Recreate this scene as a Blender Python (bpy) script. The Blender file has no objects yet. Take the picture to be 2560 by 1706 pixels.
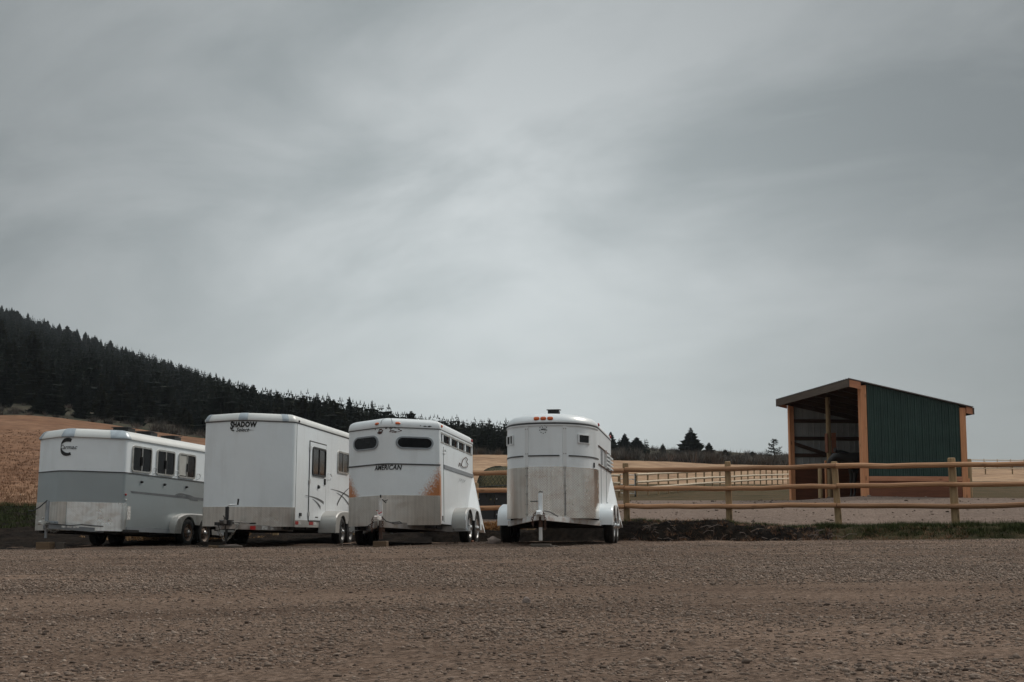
import bpy, bmesh, math, random
import numpy as np
from mathutils import Vector, Matrix
from mathutils.geometry import tessellate_polygon
R = math.radians
sc = bpy.context.scene
col = sc.collection
random.seed(7)
RNG = np.random.default_rng(11)

# ------------------------------------------------------------------ camera
CAM_H, PITCH, FPX = 0.46, math.atan(457.0/3555.6), 3555.6
cd = bpy.data.cameras.new('camera'); cam = bpy.data.objects.new('camera', cd); col.objects.link(cam)
cd.lens = 50; cd.sensor_width = 36; cd.clip_start = 0.05; cd.clip_end = 20000
cam.location = (0, 0, CAM_H); cam.rotation_euler = (math.pi/2 + PITCH, 0, 0)
sc.camera = cam

# ------------------------------------------------------------------ sky, sun, exposure
SUN_AZ, SUN_EL = R(44), R(40)            # right of the view direction, behind the trailers
wd = bpy.data.worlds.new('World'); sc.world = wd; wd.use_nodes = True
nt = wd.node_tree; N = nt.nodes; Lk = nt.links
bg = N['Background']; bg.inputs['Strength'].default_value = 0.1
sky = N.new('ShaderNodeTexSky'); sky.sky_type = 'NISHITA'; sky.sun_disc = False
sky.sun_elevation = SUN_EL; sky.sun_rotation = SUN_AZ
tc = N.new('ShaderNodeTexCoord')
sep = N.new('ShaderNodeSeparateXYZ'); Lk.new(tc.outputs['Generated'], sep.inputs[0])
def wmath(op, a, b=None, c=None):
    m = N.new('ShaderNodeMath'); m.operation = op
    for i, v in enumerate((a, b, c)):
        if v is None: continue
        if isinstance(v, (int, float)): m.inputs[i].default_value = v
        else: Lk.new(v, m.inputs[i])
    return m.outputs[0]
zz = wmath('ADD', wmath('MAXIMUM', sep.outputs[2], 0.0), 0.24)
cx = wmath('ADD', wmath('DIVIDE', sep.outputs[0], zz), wmath('MULTIPLY', wmath('DIVIDE', sep.outputs[1], zz), 0.35)); cy = wmath('DIVIDE', sep.outputs[1], zz)
cmb = N.new('ShaderNodeCombineXYZ'); Lk.new(cx, cmb.inputs[0]); Lk.new(wmath('MULTIPLY', cy, 0.9), cmb.inputs[1])
n1 = N.new('ShaderNodeTexNoise'); n1.inputs['Scale'].default_value = 2.1; n1.inputs['Detail'].default_value = 8; n1.inputs['Roughness'].default_value = 0.55; n1.inputs['Distortion'].default_value = 0.45
n2 = N.new('ShaderNodeTexNoise'); n2.inputs['Scale'].default_value = 0.45; n2.inputs['Detail'].default_value = 2
Lk.new(cmb.outputs[0], n1.inputs['Vector']); Lk.new(cmb.outputs[0], n2.inputs['Vector'])
cl = wmath('ADD', wmath('MULTIPLY', n1.outputs['Fac'], 0.62), wmath('MULTIPLY', n2.outputs['Fac'], 0.38))
mr = N.new('ShaderNodeMapRange'); mr.interpolation_type = 'SMOOTHSTEP'
Lk.new(cl, mr.inputs['Value']); mr.inputs['From Min'].default_value = 0.34; mr.inputs['From Max'].default_value = 0.66
mr.inputs['To Min'].default_value = 0.0; mr.inputs['To Max'].default_value = 1.0
ramp = N.new('ShaderNodeMix'); ramp.data_type = 'RGBA'
ramp.inputs[6].default_value = (3.0, 3.30, 3.34, 1); ramp.inputs[7].default_value = (4.62, 4.90, 4.93, 1)
low = N.new('ShaderNodeMapRange'); low.interpolation_type = 'SMOOTHSTEP'; Lk.new(sep.outputs[2], low.inputs['Value']); low.inputs['From Min'].default_value = .05; low.inputs['From Max'].default_value = .26; low.inputs['To Min'].default_value = .22; low.inputs['To Max'].default_value = 1.35
Lk.new(wmath('ADD', 0.52, wmath('MULTIPLY', wmath('SUBTRACT', mr.outputs[0], 0.5), low.outputs[0])), ramp.inputs[0])
# thinner cloud ahead, low over the hills, lets more light through
dot = N.new('ShaderNodeVectorMath'); dot.operation = 'DOT_PRODUCT'; nrmv = N.new('ShaderNodeVectorMath'); nrmv.operation = 'NORMALIZE'; Lk.new(tc.outputs['Generated'], nrmv.inputs[0]); Lk.new(nrmv.outputs[0], dot.inputs[0])
dot.inputs[1].default_value = (-.02*math.cos(R(6)), math.cos(R(6)), math.sin(R(6)))
glow = wmath('POWER', wmath('MAXIMUM', dot.outputs['Value'], 0.0), 28.0)
over = wmath('SUBTRACT', wmath('MULTIPLY', wmath('POWER', wmath('MAXIMUM', sep.outputs[2], 0.0), 3.0), 4.0), wmath('MULTIPLY', wmath('MAXIMUM', sep.outputs[2], 0.0), 0.55))
gain = wmath('ADD', wmath('ADD', 0.68, wmath('MULTIPLY', glow, 0.92)), over)
mul = N.new('ShaderNodeVectorMath'); mul.operation = 'SCALE'
Lk.new(ramp.outputs[2], mul.inputs[0]); Lk.new(gain, mul.inputs['Scale'])
mx = N.new('ShaderNodeMix'); mx.data_type = 'RGBA'; mx.inputs[0].default_value = 0.95
Lk.new(sky.outputs[0], mx.inputs[6]); Lk.new(mul.outputs[0], mx.inputs[7])
Lk.new(mx.outputs[2], bg.inputs['Color'])

sd = bpy.data.lights.new('sun', 'SUN'); sun = bpy.data.objects.new('sun', sd); col.objects.link(sun)
sd.energy = 2.0; sd.angle = R(10); sd.color = (1.0, 0.93, 0.84)
tosun = Vector((math.sin(SUN_AZ)*math.cos(SUN_EL), math.cos(SUN_AZ)*math.cos(SUN_EL), math.sin(SUN_EL)))
sun.rotation_euler = (-tosun).to_track_quat('-Z', 'Y').to_euler(); sun.location = tosun*60
sc.view_settings.view_transform = 'Standard'; sc.view_settings.look = 'None'
sc.view_settings.gamma = 1; sc.view_settings.exposure = 0; sc.view_settings.use_curve_mapping = False
sc.cycles.use_denoising = True
sc.cycles.max_bounces = 6

# ------------------------------------------------------------------ helpers: noise, pixels, tags, meshes
def vnoise(x, y, seed=0):
    xi = np.floor(x).astype(np.int64); yi = np.floor(y).astype(np.int64)
    xf = x-xi; yf = y-yi
    u = xf*xf*(3-2*xf); v = yf*yf*(3-2*yf)
    def h(a, b):
        n = (a*374761393 + b*668265263 + seed*1442695041) & 0x7fffffff
        n = ((n ^ (n >> 13))*1274126177) & 0x7fffffff
        n = n ^ (n >> 16)
        return (n & 0xffff)/65535.0
    return (h(xi, yi)*(1-u)+h(xi+1, yi)*u)*(1-v)+(h(xi, yi+1)*(1-u)+h(xi+1, yi+1)*u)*v
def fbm(x, y, seed=0, oct=4, gain=.5):
    s = 0; a = 1; t = 0
    for o in range(oct):
        s = s+a*(vnoise(x*2**o, y*2**o, seed+o)-.5); t += a; a *= gain
    return s/t*2
def tag(o, label=None, cat=None, group=None, kind=None):
    if label: o['label'] = label
    if cat: o['category'] = cat
    if group: o['group'] = group
    if kind: o['kind'] = kind
    return o
def empty(name, loc=(0, 0, 0), rz=0.0, parent=None):
    o = bpy.data.objects.new(name, None); col.objects.link(o); o.location = loc; o.rotation_euler = (0, 0, rz)
    o.empty_display_size = .2
    if parent: o.parent = parent
    return o
def link(name, me, parent=None, loc=None, rz=None):
    o = bpy.data.objects.new(name, me); col.objects.link(o)
    if parent: o.parent = parent
    if loc is not None: o.location = loc
    if rz is not None: o.rotation_euler = (0, 0, rz)
    return o
def np_mesh(name, V, Fq, mat, smooth=False):
    """V (n,3) array, Fq (m,k) int array"""
    me = bpy.data.meshes.new(name); k = Fq.shape[1]
    me.vertices.add(len(V)); me.vertices.foreach_set('co', np.asarray(V, np.float32).ravel())
    me.loops.add(Fq.size); me.loops.foreach_set('vertex_index', Fq.astype(np.int32).ravel())
    me.polygons.add(len(Fq)); me.polygons.foreach_set('loop_start', np.arange(0, Fq.size, k, dtype=np.int32))
    me.polygons.foreach_set('loop_total', np.full(len(Fq), k, np.int32))
    if smooth: me.polygons.foreach_set('use_smooth', np.ones(len(Fq), bool))
    me.update(calc_edges=True)
    if mat: me.materials.append(mat)
    return me
def grid_faces(nu, nv):
    i = np.arange((nu-1)*(nv-1)); a = (i//(nv-1))*nv+i % (nv-1)
    return np.stack([a, a+nv, a+nv+1, a+1], 1)
class MB:
    def __init__(s): s.v = []; s.f = []
    def add(s, vs, fs):
        b = len(s.v); s.v += [tuple(map(float, p)) for p in vs]; s.f += [tuple(b+i for i in f) for f in fs]; return s
    def box(s, c, d, rot=None):
        hx, hy, hz = d[0]/2, d[1]/2, d[2]/2
        vs = [Vector((x, y, z)) for x in (-hx, hx) for y in (-hy, hy) for z in (-hz, hz)]
        if rot is not None: vs = [rot @ p for p in vs]
        c = Vector(c)
        return s.add([p+c for p in vs], [(0, 1, 3, 2), (4, 6, 7, 5), (0, 4, 5, 1), (2, 3, 7, 6), (0, 2, 6, 4), (1, 5, 7, 3)])
    def bbox(s, lo, hi): return s.box([(a+b)/2 for a, b in zip(lo, hi)], [b-a for a, b in zip(lo, hi)])
    def beam(s, a, b, w, h, up=(0, 0, 1)):
        a = Vector(a); b = Vector(b); d = (b-a); l = d.length; d.normalize()
        u = Vector(up); sd_ = d.cross(u).normalized(); u = sd_.cross(d)
        vs = [p+sd_*x*w/2+u*z*h/2 for p in (a, b) for x, z in ((-1, -1), (1, -1), (1, 1), (-1, 1))]
        return s.add(vs, [(0, 3, 2, 1), (4, 5, 6, 7), (0, 1, 5, 4), (1, 2, 6, 5), (2, 3, 7, 6), (3, 0, 4, 7)])
    def tube(s, pts, r, n=8, cap=True):
        pts = [Vector(p) for p in pts]; rs = r if isinstance(r, (list, tuple)) else [r]*len(pts)
        rings = []; ref = None
        for i, p in enumerate(pts):
            d = (pts[min(i+1, len(pts)-1)]-pts[max(i-1, 0)]).normalized()
            if ref is None:
                ref = Vector((0, 0, 1)) if abs(d.z) < .9 else Vector((1, 0, 0))
            a = d.cross(ref).normalized(); b = a.cross(d).normalized(); ref = b
            rings.append([p+(a*math.cos(2*math.pi*k/n)+b*math.sin(2*math.pi*k/n))*rs[i] for k in range(n)])
        vs = [q for rg in rings for q in rg]; fs = []
        for i in range(len(pts)-1):
            for k in range(n):
                fs.append((i*n+k, i*n+(k+1) % n, (i+1)*n+(k+1) % n, (i+1)*n+k))
        if cap: fs.append(tuple(range(n-1, -1, -1))); fs.append(tuple((len(pts)-1)*n+k for k in range(n)))
        return s.add(vs, fs)
    def lathe(s, prof, c=(0, 0, 0), axis='y', n=28, a0=0, a1=2*math.pi):
        """prof: (along axis, radius)"""
        full = abs(a1-a0-2*math.pi) < 1e-6; m = n if full else n+1; vs = []
        for t, r in prof:
            for k in range(m):
                a = a0+(a1-a0)*k/n; p = (r*math.cos(a), r*math.sin(a))
                vs.append((c[0]+p[0], c[1]+t, c[2]+p[1]) if axis == 'y' else ((c[0]+p[0], c[1]+p[1], c[2]+t) if axis == 'z' else (c[0]+t, c[1]+p[0], c[2]+p[1])))
        fs = []
        for i in range(len(prof)-1):
            for k in range(n if full else n):
                k2 = (k+1) % m
                fs.append((i*m+k, i*m+k2, (i+1)*m+k2, (i+1)*m+k))
        return s.add(vs, fs)
    def build(s, name, mat, parent=None, smooth=False, loc=None, rz=None, bevel=0):
        me = bpy.data.meshes.new(name); me.from_pydata(s.v, [], s.f); me.materials.append(mat)
        bm = bmesh.new(); bm.from_mesh(me); bmesh.ops.recalc_face_normals(bm, faces=bm.faces[:])
        if bevel: bmesh.ops.bevel(bm, geom=bm.edges[:], offset=bevel, segments=1, affect='EDGES', profile=.5)
        bm.to_mesh(me); bm.free()
        if smooth:
            me.polygons.foreach_set('use_smooth', [True]*len(me.polygons))
            try: me.set_sharp_from_angle(angle=R(38))
            except Exception: pass
        me.update()
        return link(name, me, parent, loc, rz)
def copy_tree(o, parent=None):
    c = o.copy(); col.objects.link(c); c.parent = parent
    for ch in list(o.children): copy_tree(ch, c)
    return c
def az(px): return (px-1280)/3585.0         # tangent of the azimuth of a photo column
_c, _s = math.cos(PITCH), math.sin(PITCH)
def at(px, py, Y):
    u = (px-1280)/FPX; v = (853-py)/FPX; d = Vector((u, _c-v*_s, _s+v*_c)); return d*(Y/d.y)+Vector((0, 0, CAM_H))

# ------------------------------------------------------------------ materials
def base_mat(name):
    m = bpy.data.materials.new(name); m.use_nodes = True
    return m, m.node_tree.nodes, m.node_tree.links, m.node_tree.nodes['Principled BSDF']
def pm(name, c1, c2=None, rough=.6, metal=0.0, scale=4.0, detail=4, lo=.35, hi=.65, bump=0.0, bscale=60.0, spec=.5, stretch=(1, 1, 1), rvar=0.0, bdist=.01):
    m, n, l, p = base_mat(name)
    p.inputs['Roughness'].default_value = rough; p.inputs['Metallic'].default_value = metal
    p.inputs['Specular IOR Level'].default_value = spec
    t = n.new('ShaderNodeTexCoord'); mp = n.new('ShaderNodeMapping'); l.new(t.outputs['Object'], mp.inputs[0]); mp.inputs['Scale'].default_value = stretch
    if c2 is None: c2 = tuple(x*.82 for x in c1)
    nz = n.new('ShaderNodeTexNoise'); nz.inputs['Scale'].default_value = scale; nz.inputs['Detail'].default_value = detail; nz.inputs['Roughness'].default_value = .6
    l.new(mp.outputs[0], nz.inputs['Vector'])
    r = n.new('ShaderNodeMapRange'); l.new(nz.outputs['Fac'], r.inputs[0]); r.inputs[1].default_value = lo; r.inputs[2].default_value = hi
    mixn = n.new('ShaderNodeMix'); mixn.data_type = 'RGBA'; l.new(r.outputs[0], mixn.inputs[0])
    mixn.inputs[6].default_value = (*c1, 1); mixn.inputs[7].default_value = (*c2, 1)
    l.new(mixn.outputs[2], p.inputs['Base Color'])
    if rvar:
        r2 = n.new('ShaderNodeMapRange'); l.new(nz.outputs['Fac'], r2.inputs[0]); r2.inputs[1].default_value = .3; r2.inputs[2].default_value = .7
        r2.inputs[3].default_value = rough-rvar; r2.inputs[4].default_value = rough+rvar; l.new(r2.outputs[0], p.inputs['Roughness'])
    if bump:
        nb = n.new('ShaderNodeTexNoise'); nb.inputs['Scale'].default_value = bscale; nb.inputs['Detail'].default_value = 4; l.new(mp.outputs[0], nb.inputs['Vector'])
        b = n.new('ShaderNodeBump'); b.inputs['Strength'].default_value = bump; b.inputs['Distance'].default_value = bdist
        l.new(nb.outputs['Fac'], b.inputs['Height']); l.new(b.outputs[0], p.inputs['Normal'])
    return m
def paint(name, c, dirt=(.30, .27, .23), rough=.32, rust=None, dents=.30, metal=0.0):
    """weathered sheet-metal paint: faint streaks of dirt that run down, slight waviness; rust = list of (y,z,ry,rz) spots of its own"""
    m, n, l, p = base_mat(name); p.inputs['Roughness'].default_value = rough; p.inputs['Metallic'].default_value = metal
    t = n.new('ShaderNodeTexCoord')
    mp = n.new('ShaderNodeMapping'); l.new(t.outputs['Object'], mp.inputs[0]); mp.inputs['Scale'].default_value = (2.6, 2.6, .5)
    nz = n.new('ShaderNodeTexNoise'); nz.inputs['Scale'].default_value = 1.6; nz.inputs['Detail'].default_value = 6; l.new(mp.outputs[0], nz.inputs['Vector'])
    r = n.new('ShaderNodeMapRange'); l.new(nz.outputs['Fac'], r.inputs[0]); r.inputs[1].default_value = .52; r.inputs[2].default_value = .95; r.inputs[4].default_value = .26
    n3 = n.new('ShaderNodeTexNoise'); n3.inputs['Scale'].default_value = 1.3; n3.inputs['Detail'].default_value = 3; l.new(t.outputs['Object'], n3.inputs['Vector'])
    a = n.new('ShaderNodeMix'); a.data_type = 'RGBA'; l.new(n3.outputs['Fac'], a.inputs[0]); a.inputs[6].default_value = (*c, 1); a.inputs[7].default_value = (*[x*.9 for x in c], 1)
    b = n.new('ShaderNodeMix'); b.data_type = 'RGBA'; l.new(r.outputs[0], b.inputs[0]); l.new(a.outputs[2], b.inputs[6]); b.inputs[7].default_value = (*dirt, 1)
    out = b.outputs[2]
    if rust:
        sp = n.new('ShaderNodeSeparateXYZ'); l.new(t.outputs['Object'], sp.inputs[0])
        nr = n.new('ShaderNodeTexNoise'); nr.inputs['Scale'].default_value = 26; nr.inputs['Detail'].default_value = 7; nr.inputs['Roughness'].default_value = .75; l.new(t.outputs['Object'], nr.inputs['Vector'])
        tot = None
        def mth(op, x, y):
            k = n.new('ShaderNodeMath'); k.operation = op
            for i, v in enumerate((x, y)):
                if isinstance(v, (int, float)): k.inputs[i].default_value = v
                else: l.new(v, k.inputs[i])
            return k.outputs[0]
        for (y0, z0, ry, rz) in rust:
            dy = mth('DIVIDE', mth('ABSOLUTE', mth('SUBTRACT', sp.outputs[1], y0), 0), ry)
            dz = mth('DIVIDE', mth('ABSOLUTE', mth('SUBTRACT', sp.outputs[2], z0), 0), rz)
            d = mth('SUBTRACT', 1.15, mth('ADD', dy, dz))
            tot = d if tot is None else mth('MAXIMUM', tot, d)
        msk = mth('MULTIPLY', mth('MAXIMUM', tot, 0.0), 1.0)
        msk = mth('ADD', mth('MULTIPLY', msk, .8), mth('MULTIPLY', mth('SUBTRACT', nr.outputs['Fac'], .5), 1.7))
        k = n.new('ShaderNodeMapRange'); l.new(msk, k.inputs[0]); k.inputs[1].default_value = .12; k.inputs[2].default_value = .52
        gate = mth('MULTIPLY', k.outputs[0], mth('MINIMUM', mth('MULTIPLY', mth('MAXIMUM', tot, 0.0), 6.0), 1.0))
        cc = n.new('ShaderNodeMix'); cc.data_type = 'RGBA'; l.new(nr.outputs['Fac'], cc.inputs[0]); cc.inputs[6].default_value = (.32, .095, .03, 1); cc.inputs[7].default_value = (.58, .25, .10, 1)
        o2 = n.new('ShaderNodeMix'); o2.data_type = 'RGBA'; l.new(gate, o2.inputs[0]); l.new(out, o2.inputs[6]); l.new(cc.outputs[2], o2.inputs[7]); out = o2.outputs[2]
    l.new(out, p.inputs['Base Color'])
    nb = n.new('ShaderNodeTexNoise'); nb.inputs['Scale'].default_value = 1.7; nb.inputs['Detail'].default_value = 3; l.new(t.outputs['Object'], nb.inputs['Vector'])
    bp = n.new('ShaderNodeBump'); bp.inputs['Strength'].default_value = dents; bp.inputs['Distance'].default_value = .05; l.new(nb.outputs['Fac'], bp.inputs['Height']); l.new(bp.outputs[0], p.inputs['Normal'])
    return m
def tread_plate(name, c=(.62, .62, .60), rough=.38, dent=.25, streak=.5):
    m, n, l, p = base_mat(name); p.inputs['Metallic'].default_value = .92
    t = n.new('ShaderNodeTexCoord')
    hs = []
    for a in (45, -45):
        mp = n.new('ShaderNodeMapping'); mp.inputs['Rotation'].default_value = (R(a), 0, 0); l.new(t.outputs['Object'], mp.inputs[0])
        w = n.new('ShaderNodeTexWave'); w.bands_direction = 'Z'; w.inputs['Scale'].default_value = 9; l.new(mp.outputs[0], w.inputs['Vector']); hs.append(w.outputs['Fac'])
    mlt = n.new('ShaderNodeMath'); mlt.operation = 'MULTIPLY'; l.new(hs[0], mlt.inputs[0]); l.new(hs[1], mlt.inputs[1])
    b1 = n.new('ShaderNodeBump'); b1.inputs['Strength'].default_value = .35; b1.inputs['Distance'].default_value = .004; l.new(mlt.outputs[0], b1.inputs['Height'])
    nd = n.new('ShaderNodeTexNoise'); nd.inputs['Scale'].default_value = 2.6; nd.inputs['Detail'].default_value = 3; l.new(t.outputs['Object'], nd.inputs['Vector'])
    b2 = n.new('ShaderNodeBump'); b2.inputs['Strength'].default_value = dent; b2.inputs['Distance'].default_value = .06; l.new(nd.outputs['Fac'], b2.inputs['Height']); l.new(b1.outputs[0], b2.inputs['Normal']); l.new(b2.outputs[0], p.inputs['Normal'])
    mp = n.new('ShaderNodeMapping'); mp.inputs['Scale'].default_value = (14, 14, .7); l.new(t.outputs['Object'], mp.inputs[0])
    ns = n.new('ShaderNodeTexNoise'); ns.inputs['Scale'].default_value = 1.5; ns.inputs['Detail'].default_value = 5; l.new(mp.outputs[0], ns.inputs['Vector'])
    r = n.new('ShaderNodeMapRange'); l.new(ns.outputs['Fac'], r.inputs[0]); r.inputs[1].default_value = .4; r.inputs[2].default_value = .75; r.inputs[4].default_value = streak  # grime streaks, also painting the metal's vertical reflection bands into its colour
    mxn = n.new('ShaderNodeMix'); mxn.data_type = 'RGBA'; l.new(r.outputs[0], mxn.inputs[0]); mxn.inputs[6].default_value = (*c, 1); mxn.inputs[7].default_value = (.38, .345, .31, 1); l.new(mxn.outputs[2], p.inputs['Base Color'])
    r2 = n.new('ShaderNodeMapRange'); l.new(nd.outputs['Fac'], r2.inputs[0]); r2.inputs[3].default_value = rough-.1; r2.inputs[4].default_value = rough+.2; l.new(r2.outputs[0], p.inputs['Roughness'])
    return m
def wood(name, c1, c2, axis=2, rough=.75, knots=True):
    m, n, l, p = base_mat(name); p.inputs['Roughness'].default_value = rough; p.inputs['Specular IOR Level'].default_value = .25
    t = n.new('ShaderNodeTexCoord'); s = [14, 14, 14]; s[axis] = 1.0
    mp = n.new('ShaderNodeMapping'); mp.inputs['Scale'].default_value = s; l.new(t.outputs['Object'], mp.inputs[0])
    oi = n.new('ShaderNodeObjectInfo')
    ad = n.new('ShaderNodeVectorMath'); ad.operation = 'ADD'; l.new(mp.outputs[0], ad.inputs[0])
    cb = n.new('ShaderNodeCombineXYZ'); ml = n.new('ShaderNodeMath'); ml.operation = 'MULTIPLY'; l.new(oi.outputs['Random'], ml.inputs[0]); ml.inputs[1].default_value = 37
    for i in range(3): l.new(ml.outputs[0], cb.inputs[i])
    l.new(cb.outputs[0], ad.inputs[1])
    nz = n.new('ShaderNodeTexNoise'); nz.inputs['Scale'].default_value = 1.6; nz.inputs['Detail'].default_value = 6; nz.inputs['Roughness'].default_value = .65; l.new(ad.outputs[0], nz.inputs['Vector'])
    r = n.new('ShaderNodeMapRange'); l.new(nz.outputs['Fac'], r.inputs[0]); r.inputs[1].default_value = .36; r.inputs[2].default_value = .66
    a = n.new('ShaderNodeMix'); a.data_type = 'RGBA'; l.new(r.outputs[0], a.inputs[0]); a.inputs[6].default_value = (*c1, 1); a.inputs[7].default_value = (*c2, 1)
    hsv = n.new('ShaderNodeHueSaturation'); l.new(a.outputs[2], hsv.inputs['Color'])
    rv = n.new('ShaderNodeMapRange'); l.new(oi.outputs['Random'], rv.inputs[0]); rv.inputs[3].default_value = .76; rv.inputs[4].default_value = 1.16; l.new(rv.outputs[0], hsv.inputs['Value'])
    out = hsv.outputs[0]
    if knots:
        s2 = [5, 5, 5]; s2[axis] = 1.8
        m2 = n.new('ShaderNodeMapping'); m2.inputs['Scale'].default_value = s2; l.new(t.outputs['Object'], m2.inputs[0])
        vo = n.new('ShaderNodeTexVoronoi'); vo.inputs['Scale'].default_value = 1.0; l.new(m2.outputs[0], vo.inputs['Vector'])
        k = n.new('ShaderNodeMapRange'); l.new(vo.outputs['Distance'], k.inputs[0]); k.inputs[1].default_value = .07; k.inputs[2].default_value = .19; k.inputs[3].default_value = .75; k.inputs[4].default_value = 0
        km = n.new('ShaderNodeMix'); km.data_type = 'RGBA'; l.new(k.outputs[0], km.inputs[0]); l.new(out, km.inputs[6]); km.inputs[7].default_value = (*[x*.3 for x in c1], 1); out = km.outputs[2]
    l.new(out, p.inputs['Base Color'])
    b = n.new('ShaderNodeBump'); b.inputs['Strength'].default_value = .3; b.inputs['Distance'].default_value = .006; l.new(nz.outputs['Fac'], b.inputs['Height']); l.new(b.outputs[0], p.inputs['Normal'])
    return m
def ground_mat(name, cols, scales, rough=.95, bump=.5, bscale=30, bdist=.03):
    """cols: list of colours mixed by noise of rising frequency (metres)"""
    m, n, l, p = base_mat(name); p.inputs['Roughness'].default_value = rough; p.inputs['Specular IOR Level'].default_value = .02
    t = n.new('ShaderNodeTexCoord'); out = None
    for i, (c, s) in enumerate(zip(cols, [None]+list(scales))):
        if i == 0: prev = c; continue
        nz = n.new('ShaderNodeTexNoise'); nz.inputs['Scale'].default_value = s; nz.inputs['Detail'].default_value = 6; nz.inputs['Roughness'].default_value = .62; l.new(t.outputs['Object'], nz.inputs['Vector'])
        r = n.new('ShaderNodeMapRange'); l.new(nz.outputs['Fac'], r.inputs[0]); r.inputs[1].default_value = .40; r.inputs[2].default_value = .66
        a = n.new('ShaderNodeMix'); a.data_type = 'RGBA'; l.new(r.outputs[0], a.inputs[0])
        if out is None: a.inputs[6].default_value = (*prev, 1)
        else: l.new(out, a.inputs[6])
        a.inputs[7].default_value = (*c, 1); out = a.outputs[2]
    l.new(out, p.inputs['Base Color'])
    if bump:
        nb = n.new('ShaderNodeTexNoise'); nb.inputs['Scale'].default_value = bscale; nb.inputs['Detail'].default_value = 6; nb.inputs['Roughness'].default_value = .7; l.new(t.outputs['Object'], nb.inputs['Vector'])
        b = n.new('ShaderNodeBump'); b.inputs['Strength'].default_value = bump; b.inputs['Distance'].default_value = bdist; l.new(nb.outputs['Fac'], b.inputs['Height']); l.new(b.outputs[0], p.inputs['Normal'])
    return m
def tint_mat(name, c1, c2, rough=.9):
    """colour picked per piece from a random number stored on its points"""
    m, n, l, p = base_mat(name); p.inputs['Roughness'].default_value = rough; p.inputs['Specular IOR Level'].default_value = .15
    a = n.new('ShaderNodeAttribute'); a.attribute_name = 'tint'
    x = n.new('ShaderNodeMix'); x.data_type = 'RGBA'; l.new(a.outputs['Fac'], x.inputs[0]); x.inputs[6].default_value = (*c1, 1); x.inputs[7].default_value = (*c2, 1); l.new(x.outputs[2], p.inputs['Base Color'])
    return m
def set_tint(me, arr):
    at_ = me.attributes.new('tint', 'FLOAT', 'POINT'); at_.data.foreach_set('value', np.asarray(arr, np.float32))

M = {}
M['white'] = paint('white_paint', (.78, .815, .835))
M['white_rust'] = paint('white_paint_rusting', (.77, .80, .815), rust=[(.97, .96, .42, .72), (-.97, .96, .33, .56)])
M['roof_white'] = paint('roof_white', (.72, .74, .75), dirt=(.42, .40, .37))
M['roof_silver'] = paint('roof_silver', (.60, .60, .58), dirt=(.36, .34, .31), rough=.4)
M['cap_grey'] = pm('corner_cap_grey', (.36, .40, .43), (.26, .29, .32), rough=.4, metal=.3, scale=6)
M['grey_paint'] = paint('grey_paint', (.36, .395, .405), dirt=(.34, .33, .31), rough=.33, metal=.45, dents=.2)
M['rail_grey'] = pm('rail_grey', (.30, .32, .34), rough=.45, metal=.3)
M['tread'] = tread_plate('tread_plate', (.68, .63, .575), rough=.28, dent=.35, streak=.5)
M['tread_dented'] = tread_plate('tread_plate_dented', (.95, .94, .91), rough=.26, dent=.6, streak=.3)
M['tread_bright'] = tread_plate('tread_plate_bright', (.84, .79, .73), rough=.18, dent=.3, streak=.3)  # paler plate copy, brighter reflections put into the colour
M['alu'] = pm('aluminium', (.62, .61, .58), (.42, .40, .37), rough=.42, metal=.9, scale=5, rvar=.08)
M['fender_grey'] = paint('fender_grey_paint', (.36, .35, .33), dirt=(.27, .24, .21), rough=.45)
M['frame_grey'] = pm('frame_grey_paint', (.30, .28, .27), (.20, .17, .15), rough=.6, scale=6)
M['frame_dark'] = pm('frame_dark', (.03, .03, .03), (.05, .042, .036), rough=.75, scale=7)
M['frame_white'] = pm('frame_white_rusty', (.62, .62, .61), (.30, .17, .11), rough=.6, scale=5, lo=.5, hi=.75)
M['black'] = pm('black_plastic', (.012, .012, .013), (.02, .02, .02), rough=.5)
M['seam'] = pm('dark_seal', (.03, .032, .034), (.06, .06, .06), rough=.6)
M['glass'] = pm('dark_glass', (.006, .007, .008), (.012, .012, .013), rough=.12, spec=.16, scale=2)
M['pale_panel'] = pm('pale_window_panel', (.45, .45, .42), (.38, .37, .34), rough=.6)  # tone of the pale panel in one side window
M['rubber'] = pm('tyre_rubber', (.014, .014, .015), (.028, .026, .024), rough=.82, scale=9, spec=.2)
M['steel'] = pm('bright_steel', (.66, .66, .66), (.45, .44, .43), rough=.3, metal=.95, scale=10)
M['rim_rust'] = pm('rusty_rim', (.20, .13, .085), (.085, .05, .035), rough=.7, scale=9)
M['rim_dark'] = pm('dark_rim', (.05, .05, .052), (.09, .09, .09), rough=.5, metal=.5)
M['rust'] = pm('rusty_iron', (.11, .055, .035), (.055, .032, .025), rough=.85, scale=14, bump=.4)
M['chain'] = pm('galvanised_chain', (.30, .29, .27), (.15, .13, .11), rough=.5, metal=.6, scale=12)
M['amber'] = pm('amber_lens', (.62, .12, .012), (.52, .09, .01), rough=.3)
M['red'] = pm('red_lens', (.40, .018, .016), (.30, .015, .014), rough=.3)
M['ink'] = pm('black_lettering', (.012, .012, .013), rough=.5)
M['ink_grey'] = pm('grey_striping', (.085, .092, .10), (.13, .135, .14), rough=.45)
M['ink_brown'] = pm('brown_bare_metal', (.085, .03, .022), (.04, .02, .016), rough=.8, scale=30)
M['label_white'] = pm('white_label', (.6, .6, .58), (.4, .38, .36), rough=.6, scale=25, lo=.45, hi=.55)
M['block'] = wood('weathered_block', (.16, .105, .062), (.095, .062, .04), axis=0, knots=False)
M['board'] = wood('weathered_board', (.13, .11, .092), (.075, .062, .053), axis=0, knots=False)
M['pole'] = wood('peeled_pole', (.43, .235, .13), (.33, .17, .088), axis=0)
M['post'] = wood('treated_post', (.34, .235, .13), (.24, .16, .088), axis=2)
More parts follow.
